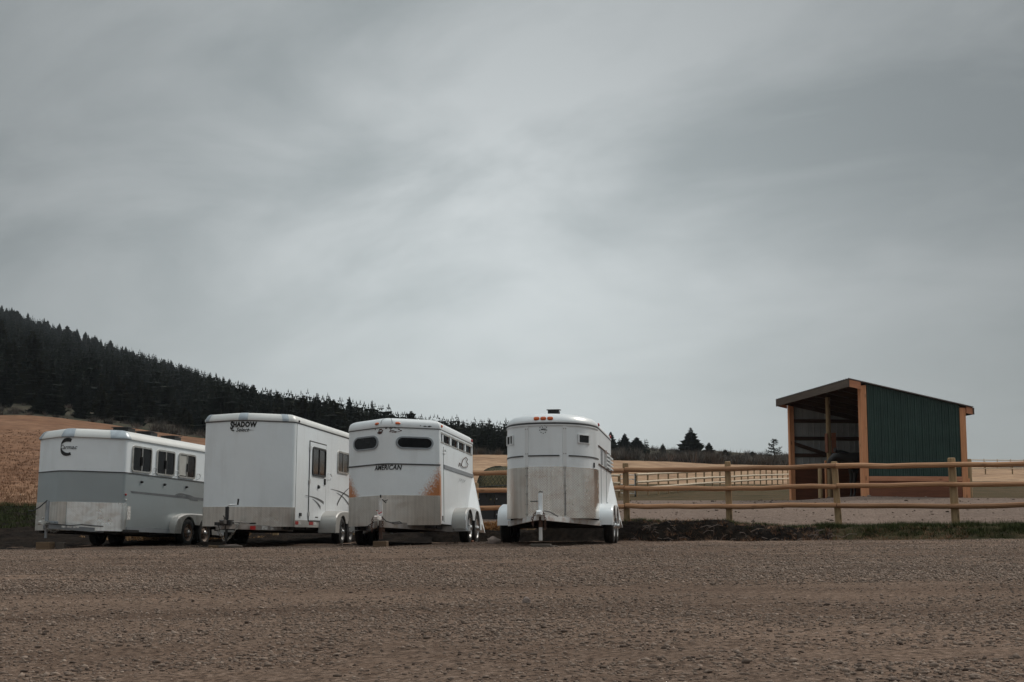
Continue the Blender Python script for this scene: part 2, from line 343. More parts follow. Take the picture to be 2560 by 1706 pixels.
M['pale_rail'] = pm('pale_rail', (.60, .49, .36), (.50, .40, .29), rough=.8, scale=3)
M['lumber'] = wood('fresh_lumber', (.70, .335, .175), (.54, .235, .118), axis=2)
M['lumber_h'] = wood('fresh_lumber_horizontal', (.64, .30, .175), (.50, .215, .125), axis=0)
M['fascia'] = wood('weathered_fascia', (.135, .105, .085), (.085, .07, .058), axis=1, knots=False)
M['lumber_dark'] = wood('dark_lumber', (.10, .06, .042), (.06, .038, .03), axis=0, knots=False)  # darker wood tone for rafters, purlins, girts and brace
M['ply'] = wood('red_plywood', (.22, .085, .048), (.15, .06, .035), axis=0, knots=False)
M['green'] = pm('green_metal', (.030, .060, .050), (.021, .044, .038), rough=.42, scale=2, spec=.4)
M['galv'] = pm('bare_sheet', (.46, .47, .46), (.38, .39, .385), rough=.5, scale=3)
M['roof_metal'] = pm('roof_metal', (.11, .085, .075), (.08, .065, .06), rough=.5, scale=3)
M['hdpe'] = pm('black_feeder_plastic', (.014, .015, .017), (.024, .024, .025), rough=.55, scale=4)
M['hay'] = pm('hay', (.20, .165, .085), (.095, .082, .042), rough=.95, scale=22, detail=8, bump=1.0, bscale=40, bdist=.03)
M['net'] = pm('net_cord', (.035, .038, .025), rough=.8)
M['horse'] = pm('black_coat', (.012, .009, .008), (.02, .014, .011), rough=.55, scale=3)
M['hair'] = pm('black_hair', (.006, .005, .005), rough=.6)
M['halter'] = pm('red_halter', (.22, .035, .02), rough=.7)
M['soil'] = ground_mat('dark_soil', [(.017, .0135, .0115), (.034, .025, .019), (.008, .0065, .006)], [1.6, 9], bump=1.0, bscale=14, bdist=.06)
M['verge'] = ground_mat('grassy_soil', [(.032, .026, .021), (.048, .044, .024), (.020, .017, .014)], [.5, 3], bump=.9, bscale=10, bdist=.06)
M['turf'] = ground_mat('turf', [(.040, .040, .018), (.024, .019, .014), (.075, .056, .032)], [.8, 4], bump=.9, bscale=12, bdist=.05)
M['gravel'] = ground_mat('gravel', [(.215, .146, .108), (.130, .088, .066), (.270, .194, .150), (.060, .042, .033)], [.35, 18, 44], bump=.9, bscale=46, bdist=.02)
def packed(m, c, sc_=(.10, .55, 1), amt=.75):
    n, l = m.node_tree.nodes, m.node_tree.links; p = n['Principled BSDF']; src = p.inputs['Base Color'].links[0].from_socket
    t = n.new('ShaderNodeTexCoord'); mp = n.new('ShaderNodeMapping'); mp.inputs['Scale'].default_value = sc_; mp.inputs['Rotation'].default_value = (0, 0, R(8)); l.new(t.outputs['Object'], mp.inputs[0])
    nz = n.new('ShaderNodeTexNoise'); nz.inputs['Scale'].default_value = 1.0; nz.inputs['Detail'].default_value = 5; l.new(mp.outputs[0], nz.inputs['Vector'])
    r = n.new('ShaderNodeMapRange'); l.new(nz.outputs['Fac'], r.inputs[0]); r.inputs[1].default_value = .46; r.inputs[2].default_value = .64; r.inputs[4].default_value = amt
    mm = n.new('ShaderNodeMix'); mm.data_type = 'RGBA'; mm.blend_type = 'MULTIPLY'; l.new(r.outputs[0], mm.inputs[0]); l.new(src, mm.inputs[6]); mm.inputs[7].default_value = (*c, 1); l.new(mm.outputs[2], p.inputs['Base Color'])
packed(M['gravel'], (.56, .53, .52), amt=.85); packed(M['gravel'], (1.28, 1.27, 1.26), (.16, .30, 1), .8)
M['pad'] = ground_mat('pad_gravel', [(.215, .156, .126), (.150, .110, .090), (.265, .20, .165), (.080, .060, .050)], [.4, 5, 18], bump=.8, bscale=22, bdist=.03)
M['paddock'] = ground_mat('paddock_grass', [(.060, .050, .026), (.090, .060, .036), (.032, .032, .016), (.098, .066, .040)], [.09, .35, 1.2], bump=.7, bscale=3, bdist=.1)
M['field'] = ground_mat('dry_field', [(.36, .232, .146), (.27, .166, .102), (.42, .285, .185), (.18, .115, .077)], [.035, .12, .5], bump=.6, bscale=1.5, bdist=.15)
def redder_left(m):
    n, l = m.node_tree.nodes, m.node_tree.links; p = n['Principled BSDF']; src = p.inputs['Base Color'].links[0].from_socket
    t = n.new('ShaderNodeTexCoord'); sp = n.new('ShaderNodeSeparateXYZ'); l.new(t.outputs['Object'], sp.inputs[0]); r = n.new('ShaderNodeMapRange'); l.new(sp.outputs[0], r.inputs[0]); r.inputs[1].default_value = -4; r.inputs[2].default_value = -22
    mm = n.new('ShaderNodeMix'); mm.data_type = 'RGBA'; mm.blend_type = 'MULTIPLY'; l.new(r.outputs[0], mm.inputs[0]); l.new(src, mm.inputs[6]); mm.inputs[7].default_value = (.64, .55, .54, 1); l.new(mm.outputs[2], p.inputs['Base Color'])
redder_left(M['field'])
M['hill'] = ground_mat('hillside', [(.060, .054, .040), (.085, .066, .052), (.036, .040, .028)], [.03, .15], bump=.5, bscale=.5, bdist=.5)
M['brush'] = tint_mat('bare_brush', (.055, .052, .044), (.17, .135, .115))
M['needles'] = pm('needles', (.018, .025, .020), (.030, .036, .026), rough=.9, scale=.5, detail=3, spec=.15)
M['needles2'] = pm('needles_olive', (.024, .028, .017), (.038, .039, .025), rough=.9, scale=.5, detail=3, spec=.15)
M['needles_stuff'] = tint_mat('needles_far', (.018, .025, .021), (.034, .039, .030))
M['bark'] = pm('bark', (.05, .04, .032), (.03, .025, .02), rough=.95, scale=6)
M['stones'] = tint_mat('stones', (.080, .057, .045), (.335, .252, .200), rough=.92)
M['grass'] = tint_mat('grass_blades', (.030, .042, .014), (.085, .090, .032))
M['dry_grass'] = tint_mat('dry_grass_blades', (.15, .082, .048), (.26, .150, .092))
M['straw'] = tint_mat('straw', (.17, .095, .042), (.42, .25, .12))
M['rock'] = pm('pinkish_rock', (.25, .19, .165), (.15, .12, .10), rough=.95, scale=8, bump=.6)

# ------------------------------------------------------------------ terrain
def yard_z(X, Y): return .035+.0125*np.clip(X, -16, 16)
COLS = np.array([-2400, -900, 0, 640, 1190, 1560, 1960, 2164, 2560, 3400, 5200.])
YK = np.array([30, 34, 36, 38, 42, 46, 54, 82, 124, 200.])
ZK = np.array([[-.12, -.11, -.08, .0, .45, 1.04, 1.7, 3.9, 7.8, 16.5], [-.12, -.11, -.08, .0, .45, 1.04, 1.7, 3.9, 7.8, 16.5], [-.12, -.11, -.08, .0, .45, 1.04, 1.6, 3.67, 7.55, 15.7],
    [-.05, -.04, -.02, .02, .45, .95, 1.3, 2.4, 5.6, 11.9], [.02, .05, .2, .5, .7, .9, 1.15, 2.1, 4.6, 10.1],
    [.07, .5, .52, .6, .8, .97, 1.32, 1.95, 4.0, 9.4], [.1, .5, .6, .75, 1.0, 1.2, 1.34, 2.15, 3.9, 8.7],
    [.3, .5, .65, .8, 1.1, 1.34, 1.36, 2.2, 4.0, 8.5], [.4, .5, .65, .8, 1.05, 1.28, 1.4, 2.3, 4.15, 8.2], [.4, .5, .65, .8, 1.05, 1.28, 1.4, 2.3, 4.15, 8.2], [.4, .5, .65, .8, 1.05, 1.28, 1.4, 2.3, 4.15, 8.2]])
RX = np.array([-2400, -900, 0, 240, 430, 640, 850, 1100, 1280, 1450, 1620, 1800, 1960, 2100, 2560, 3400, 5200.])   # ridge by photo column
RYD = np.array([950, 950, 900, 850, 800, 750, 700, 650, 600, 520, 450, 420, 400, 400, 400, 400, 400.])             # its distance
RPY = np.array([700, 720, 800, 886, 945, 1022, 1058, 1090, 1106, 1114, 1122, 1129, 1140, 1152, 1165, 1166, 1166.])  # its height in the photo
def ridge(px): return np.interp(px, RX, RYD), np.interp(px, RX, RPY)
def ter_z(X, Y):
    X = np.asarray(X, float); Y = np.asarray(Y, float); px = 1280+3585*X/np.maximum(Y, 1)
    j = np.clip(np.searchsorted(COLS, px)-1, 0, len(COLS)-2); t = np.clip((px-COLS[j])/(COLS[j+1]-COLS[j]), 0, 1); t = t*t*(3-2*t)
    z = np.zeros_like(px)
    yi = np.clip(np.searchsorted(YK, Y)-1, 0, len(YK)-2); ty = np.clip((Y-YK[yi])/(YK[yi+1]-YK[yi]), 0, 1)
    def colz(jj): return ZK[jj, yi]*(1-ty)+ZK[jj, yi+1]*ty
    z = colz(j)*(1-t)+colz(j+1)*t
    ry, rp = ridge(px); z200 = ZK[j, -1]*(1-t)+ZK[j+1, -1]*t; zr = CAM_H+ry*(1310-rp)/3585
    tt = (Y-200)/(ry-200)
    up = z200+(zr-z200)*np.where(tt < 1, tt, 1)
    fall = np.where(px > 2080, .037, np.interp(px, [0, 2080], [-.10, .0]))
    beyond = zr+(Y-ry)*fall
    z = np.where(Y > 200, np.where(tt < 1, up, beyond), z)
    far = np.clip((Y-120)/250, 0, 1)
    z = z+fbm(X/60, Y/60, 5, 3)*1.2*far*np.where(tt < 1.05, 1, .3)+fbm(X/9, Y/9, 9, 3)*.10*np.clip((Y-44)/30, 0, 1)+fbm(X/2.2, Y/2.2, 3, 3)*.02
    return z
def fence_y(a): return 35.83/(1+.4808*a)
def foot_y(a): return np.where(a > .09, 34.45/(1+.671*a), 33.95/(1+.5*a))
def polar_patch(name, px0, px1, y0, y1, nu, nv, mat, geo=False, zf=None):
    px = np.linspace(px0, px1, nu); a = (px-1280)/3585
    Y0 = np.broadcast_to(y0(px) if callable(y0) else y0, px.shape); Y1 = np.broadcast_to(y1(px) if callable(y1) else y1, px.shape)
    t = np.linspace(0, 1, nv)
    YY = (Y0[:, None]*(Y1/Y0)[:, None]**t[None]) if geo else Y0[:, None]+(Y1-Y0)[:, None]*t[None]
    XX = YY*a[:, None]; ZZ = (zf or ter_z)(XX, YY)
    return np_mesh(name, np.stack([XX, YY, ZZ], -1).reshape(-1, 3), grid_faces(nu, nv)[:, ::-1], mat, True)
field_in = lambda px: np.interp(px, [1080, 1300, 1520, 3400], [46, 60, 118, 128])
o = link('gravel_pad', polar_patch('gravel_pad', 1080, 4400, lambda p: fence_y((p-1280)/3585)-.2, lambda p: np.interp(p, [1080, 1300], [46, 54]), 260, 60, M['pad'])); tag(o, 'pale raised gravel pad behind the rail fence, around the shed', 'gravel pad', kind='structure')
o = link('verge', polar_patch('verge', -1800, 1080, lambda p: 0*p+32.0, lambda p: 0*p+46, 420, 110, M['soil'], zf=lambda X, Y: ter_z(X, Y)+(fbm(X/.7, Y/.7, 12, 4)*.07+fbm(X/.22, Y/.22, 13, 2)*.035)*np.clip((Y-32.5)/2, 0, 1)*np.clip((46-Y)/2, 0, 1))); tag(o, 'dark earth and grass verge behind the two left trailers', 'verge', kind='structure')
o = link('paddock', polar_patch('paddock', 1080, 4400, lambda p: np.interp(p, [1080, 1300], [46, 54]), field_in, 220, 70, M['paddock'])); tag(o, 'dull green and brown grazed paddock beyond the gravel pad', 'paddock', kind='structure')
FPX_ALL = (-1800, 4400)
o = link('dry_field', polar_patch('dry_field', *FPX_ALL, lambda p: np.where(p < 1080, 46, field_in(p)), lambda p: 0*p+200, 360, 110, M['field'], True)); tag(o, 'tan dry grass field rising to the trees', 'field', kind='structure')
o = link('hillside', polar_patch('hillside', *FPX_ALL, lambda p: 0*p+200, lambda p: 0*p+2500, 300, 120, M['hill'], True)); tag(o, 'dark wooded hillside falling away from left to right', 'hill', kind='structure')

# far ground under everything
def far_z(X, Y): return np.full_like(X, -.9)
g = np.array([[-4000, -3000, -1.4], [4000, -3000, -1.4], [4000, 4000, -1.4], [-4000, 4000, -1.4]], float)
o = link('ground', np_mesh('ground', g, np.array([[0, 1, 2, 3]]), M['hill'])); tag(o, 'low far ground reaching to the horizon', 'ground', kind='structure')

# yard: coarse apron behind and beside the view, fine relief where the camera looks
def yard_relief(X, Y):
    d = np.hypot(X, Y)
    z = yard_z(X, Y)+fbm(X/3.2, Y/5, 21, 3)*(.030+.03*np.clip((Y-22)/8, 0, 1))+fbm(X/.55, Y/.55, 31, 3)*(.012+.014*np.clip((Y-24)/6, 0, 1))
    return z+fbm(X/.06, Y/.06, 41, 3)*.006*np.clip(1.4-d/26, .3, 1)
nu, nv = 520, 470
pxs = np.linspace(-420, 2980, nu); aa = (pxs-1280)/3585; tt = np.linspace(0, 1, nv); ys = 3.0*(36.3/3.0)**tt
XX = ys[None]*aa[:, None]; YY = np.broadcast_to(ys[None], XX.shape)
me = np_mesh('gravel_yard', np.stack([XX, YY, yard_relief(XX, YY)], -1).reshape(-1, 3), grid_faces(nu, nv)[:, ::-1], M['gravel'], True)
yard = link('gravel_yard', me); tag(yard, 'brown grey gravel yard in the foreground', 'gravel yard', kind='structure')
X1 = np.linspace(-70, 70, 90); Y1 = np.linspace(-50, 34, 70); XX, YY = np.meshgrid(X1, Y1, indexing='ij')
o = link('gravel_apron', np_mesh('gravel_apron', np.stack([XX, YY, yard_z(XX, YY)-.075+fbm(XX/3, YY/3, 2, 2)*.02], -1).reshape(-1, 3), grid_faces(90, 70)[:, ::-1], M['gravel'], True)); tag(o, 'wider gravel yard around and behind the viewpoint', 'gravel yard', kind='structure')

# banks between yard and fence
def bank_grid(px0, px1, nu, nv, kind):
    px = np.linspace(px0, px1, nu); a = (px-1280)/3585; t = np.linspace(0, 1, nv)
    Y0 = foot_y(a)-.35; Y1 = fence_y(a)+.25
    YY = Y0[:, None]+(Y1-Y0)[:, None]*t[None]; XX = YY*a[:, None]
    crest = ter_z(a*(fence_y(a)+.25), fence_y(a)+.25)
    w = np.interp(px, [1900, 2160], [0, 1])[:, None]; tl = np.clip((t-.10)/.30, 0, 1); tr = np.clip((t-.08)/.55, 0, 1)
    sm = lambda q: q*q*(3-2*q)
    jag = fbm(XX*1.1, YY*1.1, 61, 3)*.10
    prof = sm(np.clip((t[None]-.10-jag)/.30, 0, 1))*(1-w)+sm(tr)[None]*w
    base = yard_z(XX, YY)-.06
    lump = fbm(XX/.42, YY/.42, 71, 4)*.10+fbm(XX/.16, YY/.16, 81, 3)*.055+np.maximum(fbm(XX/.8, YY/.8, 91, 2), 0)*.07-.03
    amp = np.sin(np.pi*np.clip(t*1.02, 0, 1))[None]**.6*(1-w*.45)
    top_lip = np.exp(-((t-.42)/.12)**2)[None]*.02
    return XX, YY, base+(crest[:, None]-base)*prof+lump*amp+top_lip*(1-.5*w)
BX, BY, BZ = bank_grid(1060, 2080, 420, 90, 'soil')
o = link('soil_bank', np_mesh('soil_bank', np.stack([BX, BY, BZ], -1).reshape(-1, 3), grid_faces(420, 90)[:, ::-1], M['soil'], True)); tag(o, 'dark cut earth bank with clods along the foot of the fence', 'earth bank', kind='structure')
GX, GY, GZ = bank_grid(2080, 3300, 300, 70, 'turf')
o = link('grass_bank', np_mesh('grass_bank', np.stack([GX, GY, GZ], -1).reshape(-1, 3), grid_faces(300, 70)[:, ::-1], M['turf'], True)); tag(o, 'low green turf strip between gravel and fence at right', 'turf strip', kind='structure')

# ------------------------------------------------------------------ trailers: shared builders
def fillet(pts, rad, n=8):
    out = [Vector(pts[0])]
    for i in range(1, len(pts)-1):
        p0, p, p1 = Vector(pts[i-1]), Vector(pts[i]), Vector(pts[i+1]); r = rad[i-1]
        a = (p0-p).normalized(); b = (p1-p).normalized(); ang = a.angle(b)
        if r <= 0: out.append(p); continue
        d = r/math.tan(ang/2); c = p+(a+b).normalized()*(r/math.sin(ang/2))
        s = p+a*d-c; e = p+b*d-c; tot = s.angle(e); sg = 1 if s.x*e.y-s.y*e.x > 0 else -1
        for k in range(n+1):
            th = sg*tot*k/n; out.append(c+Vector((s.x*math.cos(th)-s.y*math.sin(th), s.x*math.sin(th)+s.y*math.cos(th))))
    out.append(Vector(pts[-1])); return out
def offset(path, d, closed=False):
    out = []; m = len(path)
    for i, p in enumerate(path):
        pa = path[i-1] if (i or closed) else None; pb = path[(i+1) % m] if (i < m-1 or closed) else None
        ns = []
        for q0, q1 in ((pa, p), (p, pb)):
            if q0 is None or q1 is None: continue
            t = (q1-q0)
            if t.length < 1e-9: continue
            t.normalize(); ns.append(Vector((t.y, -t.x)))
        nn = sum(ns, Vector((0, 0))).normalized(); k = max(.45, nn.dot(ns[0])); out.append(p+nn*(d/k))
    return out
def strip(mb, path, z0, z1, out=0.0, th=.03):
    a = offset(path, out); b = offset(path, out-th); m = len(path)
    zf0 = z0 if callable(z0) else (lambda p: z0); zf1 = z1 if callable(z1) else (lambda p: z1)
    vs = []
    for pa, pb in zip(a, b):
        vs += [(pa.x, pa.y, zf0(pa)), (pa.x, pa.y, zf1(pa)), (pb.x, pb.y, zf1(pa)), (pb.x, pb.y, zf0(pa))]
    fs = []
    for i in range(m-1):
        for k in range(4): fs.append((4*i+k, 4*(i+1)+k, 4*(i+1)+(k+1) % 4, 4*i+(k+1) % 4))
    fs += [(0, 1, 2, 3), (4*m-1, 4*m-2, 4*m-3, 4*m-4)]
    return mb.add(vs, fs)
def loft_roof(mb, outline, prof, crown=.02):
    """closed outline; prof: (inset, z)"""
    m = len(outline); vs = []; fs = []
    for ins, z in prof:
        for p in offset(outline, -ins, True): vs.append((p.x, p.y, z))
    for i in range(len(prof)-1):
        for k in range(m): fs.append((i*m+k, i*m+(k+1) % m, (i+1)*m+(k+1) % m, (i+1)*m+k))
    c = sum(outline, Vector((0, 0)))/m; zt = prof[-1][1]+crown
    xs = [p.x for p in outline]; x0, x1 = min(xs)+.6, max(xs)-.9
    b = len(vs); vs += [(x0, 0, zt), (x1, 0, zt)]; top = (len(prof)-1)*m
    for k in range(m):
        p, q = outline[k], outline[(k+1) % m]; A = b if abs(p.x-x0) < abs(p.x-x1) else b+1; B = b if abs(q.x-x0) < abs(q.x-x1) else b+1
        fs.append((top+k, top+(k+1) % m, B) if A == B else (top+k, top+(k+1) % m, B, A))
    fs.append(tuple(range(m-1, -1, -1)))
    return mb.add(vs, fs)
def wall_holes(mb, x0, x1, z0, z1, holes, y, th=.03):
    xs = sorted({x0, x1, *[v for h in holes for v in h[:2]]}); zs = sorted({z0, z1, *[v for h in holes for v in h[2:]]})
    for i in range(len(xs)-1):
        for k in range(len(zs)-1):
            xm, zm = (xs[i]+xs[i+1])/2, (zs[k]+zs[k+1])/2
            if any(h[0] < xm < h[1] and h[2] < zm < h[3] for h in holes): continue
            mb.bbox((xs[i], y-th, zs[k]), (xs[i+1], y, zs[k+1]))
    return mb
class Nose:
    """front outline of a trailer: put flat things on it by their sideways position"""
    def __init__(s, path): s.p = path
    def at(s, y, off=0.0):
        P = s.p; best = None
        for i in range(len(P)-1):
            a, b = P[i], P[i+1]
            if (a.y-y)*(b.y-y) <= 0 and abs(b.y-a.y) > 1e-6 and max(a.x, b.x) > -1e9:
                t = (y-a.y)/(b.y-a.y); d = (b-a).normalized(); q = a+(b-a)*t
                best = q+Vector((d.y, -d.x))*off; break
        if best is None: best = P[len(P)//2]
        return best
def rrect(w, h, r, n=5):
    pts = []
    for cx_, cy_, a in ((w/2-r, h/2-r, 0), (-w/2+r, h/2-r, 90), (-w/2+r, -h/2+r, 180), (w/2-r, -h/2+r, 270)):
        for k in range(n+1): th = R(a+90*k/n); pts.append((cx_+r*math.cos(th), cy_+r*math.sin(th)))
    return pts
def ring_on(mb, outer, inner, f, d0, d1):
    m = len(outer); vs = [f(*p, d0) for p in outer]+[f(*p, d1) for p in outer]+[f(*p, d1) for p in inner]+[f(*p, d0) for p in inner]; fs = []
    for j in range(3):
        for k in range(m): fs.append((j*m+k, j*m+(k+1) % m, (j+1)*m+(k+1) % m, (j+1)*m+k))
    return mb.add(vs, fs)
def plate_on(mb, pts, f, d0, d1):
    m = len(pts); vs = [f(*p, d0) for p in pts]+[f(*p, d1) for p in pts]; fs = [(k, (k+1) % m, m+(k+1) % m, m+k) for k in range(m)]
    tr = tessellate_polygon([[Vector((p[0], p[1], 0)) for p in pts]])
    fs += [tuple(m+i for i in t) for t in tr]
    return mb.add(vs, fs)
def decal(pts2, polys, f, off, name, mat, parent, sub=0):
    bm = bmesh.new(); vs = [bm.verts.new((p[0], p[1], 0)) for p in pts2]
    for q in polys:
        try: bm.faces.new([vs[i] for i in q])
        except Exception: pass
    if sub: bmesh.ops.subdivide_edges(bm, edges=bm.edges[:], cuts=sub, use_grid_fill=False)
    bmesh.ops.triangulate(bm, faces=bm.faces[:])
    for v in bm.verts: v.co = Vector(f(v.co.x, v.co.y, off))
    me = bpy.data.meshes.new(name); bm.to_mesh(me); bm.free(); me.materials.append(mat); return link(name, me, parent)
def text_shape(body, size, shear=0.0, bold=0.0, sx=1.0):
    cu = bpy.data.curves.new('t', 'FONT'); cu.body = body; cu.size = size; cu.shear = shear; cu.offset = bold; cu.resolution_u = 3; cu.space_character = 1.0+bold*14; cu.align_x = 'CENTER'; cu.align_y = 'CENTER'
    ob = bpy.data.objects.new('t', cu); col.objects.link(ob); dg = bpy.context.evaluated_depsgraph_get(); e = ob.evaluated_get(dg); me = e.to_mesh()
    v = [(p.co.x*sx, p.co.y) for p in me.vertices]; f = [tuple(q.vertices) for q in me.polygons]; e.to_mesh_clear()
    bpy.data.objects.remove(ob); bpy.data.curves.remove(cu); return v, f
def move2(vs, dx, dy, rot=0): c, s = math.cos(rot), math.sin(rot); return [(x*c-y*s+dx, x*s+y*c+dy) for x, y in vs]
def poly2(pts): return list(pts), [tuple(t) for t in tessellate_polygon([[Vector((p[0], p[1], 0)) for p in pts]])]
def blob(x, y, w, h, seed, n=26, rag=.35):
    rr = random.Random(seed); ph = [rr.random()*6.28 for _ in range(4)]
    return [(x+w*math.cos(a)*(1+rag*(.5*math.sin(3*a+ph[0])+.4*math.sin(5*a+ph[1])+.35*math.sin(8*a+ph[2]))), y+h*math.sin(a)*(1+rag*(.5*math.sin(2*a+ph[1])+.4*math.sin(6*a+ph[3])))) for a in [2*math.pi*k/n for k in range(n)]]
def arc_band(pts, w0, w1):
    """tapering stroke along 2-D points"""
    L_, R_ = [], []; m = len(pts)
    for i, p in enumerate(pts):
        a = Vector(pts[max(i-1, 0)]); b = Vector(pts[min(i+1, m-1)]); d = (b-a).normalized(); nn = Vector((-d.y, d.x)); t = i/(m-1); w = (w0*(1-t)+w1*t)/2
        L_.append(tuple(Vector(p)+nn*w)); R_.append(tuple(Vector(p)-nn*w))
    v = L_+R_; return v, [(i, i+1, m+i+1, m+i) for i in range(m-1)]
def bez(p0, p1, p2, n=10): return [tuple(Vector(p0)*(1-t)**2+Vector(p1)*2*t*(1-t)+Vector(p2)*t*t) for t in [k/n for k in range(n+1)]]

def root_of(name, X, Y, z0, yaw, pitch, roll):
    a, p, r = R(yaw), R(pitch), R(roll)
    f = Vector((math.sin(a), -math.cos(a), 0)); l = Vector((math.cos(a), math.sin(a), 0)); u = Vector((0, 0, 1))
    f2 = f*math.cos(p)+u*math.sin(p); u2 = u*math.cos(p)-f*math.sin(p); l2 = l*math.cos(r)+u2*math.sin(r); u3 = u2*math.cos(r)-l*math.sin(r)
    o = empty(name); o.matrix_world = Matrix(((f2.x, l2.x, u3.x, X), (f2.y, l2.y, u3.y, Y), (f2.z, l2.z, u3.z, z0), (0, 0, 0, 1))); return o
def wheel_proto(root, r, style, w=.20):
    """wheel with its outer face towards +y, centre at origin; returns the tyre object with its sub-parts"""
    mb = MB(); ri = r*.60
    mb.lathe([(-w/2+.01, ri), (-w/2, ri+.02), (-w/2-.006, r*.82), (-w/2+.012, r*.955), (-w/2+.03, r*.985), (-w*.12, r), (-w*.11, r*.978), (-w*.07, r*.978), (-w*.06, r), (w*.06, r), (w*.07, r*.978), (w*.11, r*.978), (w*.12, r), (w/2-.03, r*.985), (w/2-.012, r*.955), (w/2+.006, r*.82), (w/2+.004, r*.70), (w/2, ri+.02), (w/2-.01, ri), (-w/2+.01, ri)], n=36)
    t = mb.build('wheel', M['rubber'], root, smooth=True)
    rm = {'rust': M['rim_rust'], 'dark': M['rim_dark'], 'spoke': M['steel'], 'star': M['steel']}[style]
    mb = MB(); mb.lathe([(w/2-.035, ri*.80), (w/2-.005, ri*.96), (w/2+.004, ri*1.02), (w/2-.006, ri*1.03), (-w/2, ri*1.0)], n=32)
    if style in ('rust', 'dark'):
        mb.lathe([(w/2-.05, ri*.85), (w/2-.045, ri*.70), (w/2-.012, ri*.45), (w/2-.01, ri*.2), (w/2-.012, .002)], n=32)
    else:
        ns = 5 if style == 'spoke' else 8
        for k in range(ns):
            a = 2*math.pi*k/ns+.3; c, s = math.cos(a), math.sin(a); ww = ri*(.17 if style == 'spoke' else .11)
            vs = []
            for (rr, yy, hw) in ((ri*.18, w/2-.004, ww), (ri*.55, w/2-.008, ww*.85), (ri*.98, w/2-.016, ww*1.35)):
                for sg in (-1, 1): vs.append((c*rr-s*hw*sg, yy, s*rr+c*hw*sg))
                for sg in (1, -1): vs.append((c*rr-s*hw*sg, yy-.03, s*rr+c*hw*sg))
            fs = []
            for i in range(2):
                for q in range(4): fs.append((i*4+q, i*4+(q+1) % 4, (i+1)*4+(q+1) % 4, (i+1)*4+q))
            mb.add(vs, fs)
    mb.build('rim', rm, t, smooth=True)
    if style in ('rust', 'dark'):
        mb = MB()
        for k in range(8):
            a = 2*math.pi*k/8; mb.lathe([(w/2-.0275, .001), (w/2-.0275, ri*.085), (w/2-.06, ri*.085)], (math.cos(a)*ri*.63, 0, math.sin(a)*ri*.63), n=8)
        mb.build('rim_holes', M['black'], t)['kind'] = 'stuff'
    else:
        mb = MB(); mb.lathe([(w/2-.06, ri*.97), (w/2-.06, .001)], n=24); mb.build('brake_backing', M['rim_dark'], t)
    mb = MB(); hr = ri*(.26 if style != 'dark' else .2); mb.lathe([(w/2-.02, hr*1.25), (w/2+.012, hr*1.2), (w/2+.02, hr), (w/2+.045, hr*.9), (w/2+.05, hr*.5), (w/2+.05, .001)], n=18)
    for k in range(6):
        a = 2*math.pi*k/6+.2; mb.lathe([(w/2-.012, .013), (w/2+.014, .012), (w/2+.018, .001)], (math.cos(a)*ri*.40, 0, math.sin(a)*ri*.40), n=6)
    mb.build('hub_cap', M['steel'], t, smooth=True)
    return t
def add_wheels(root, r, ax, wy, style):
    p = wheel_proto(root, r, style); w = .20
    p.location = (ax, wy-w/2, r); p.rotation_euler = (0, .4, 0)
    for i, (x, sgn) in enumerate(((-ax, 1), (ax, -1), (-ax, -1))):
        c = copy_tree(p, root); c.location = (x, sgn*(wy-w/2), r); c.rotation_euler = (0, 1.1+i, 0) if sgn > 0 else (0, 1.1+i, math.pi)
def fender(root, side, W, wy, ax, r, xf, xb, zt, zb, mat, skirt=None, zmid=.52):
    """tandem mudguard: curved top between body and outer lip, outer skirt with two arches"""
    yo = wy+.012; n = 40; L = (xf-xb)/2; xc = (xf+xb)/2; ex = 3.2
    def top(t):
        th = math.pi*t; c, s = math.cos(th), math.sin(th)
        return xc+L*math.copysign(abs(c)**(2/ex), c), zb+(zt-zb)*abs(s)**(2/ex)
    pts = [top(k/n) for k in range(n+1)]
    mb = MB(); vs = []; fs = []
    for x, z in pts: vs += [(x, side*(W-.01), z), (x, side*(yo-.03), z), (x, side*yo, z-.03 if z > zb+.05 else z)]
    for i in range(n):
        for k in range(2): fs.append((3*i+k, 3*(i+1)+k, 3*(i+1)+k+1, 3*i+k+1))
    mb.add(vs, fs); f = mb.build('fender', mat, root, smooth=True)
    mb = MB(); vs = []; fs = []; Rr = r+.055; m = 90
    def ztop(x):
        u = min(1, abs((x-xc)/L)); return zb+(zt-.03-zb)*(1-u**ex)**(1/ex)
    def zbot(x):
        z = None
        for c in (ax, -ax):
            if abs(x-c) < Rr: q = r+math.sqrt(Rr*Rr-(x-c)**2); z = q if z is None else max(z, q)
        if z is None: z = zmid if -ax < x < ax else zb
        if -ax < x < ax: z = max(z, zmid)
        return z
    for k in range(m+1):
        x = xb+(xf-xb)*k/m; a, b = ztop(x), zbot(x); b = min(b, a-.012)
        for y in (yo, yo-.02): vs += [(x, side*y, a), (x, side*y, b)]
    for k in range(m):
        i = 4*k; fs += [(i, i+4, i+5, i+1), (i+2, i+3, i+7, i+6), (i+1, i+5, i+7, i+3), (i, i+2, i+6, i+4)]
    mb.add(vs, fs); mb.build('skirt', skirt or mat, f)
    return f
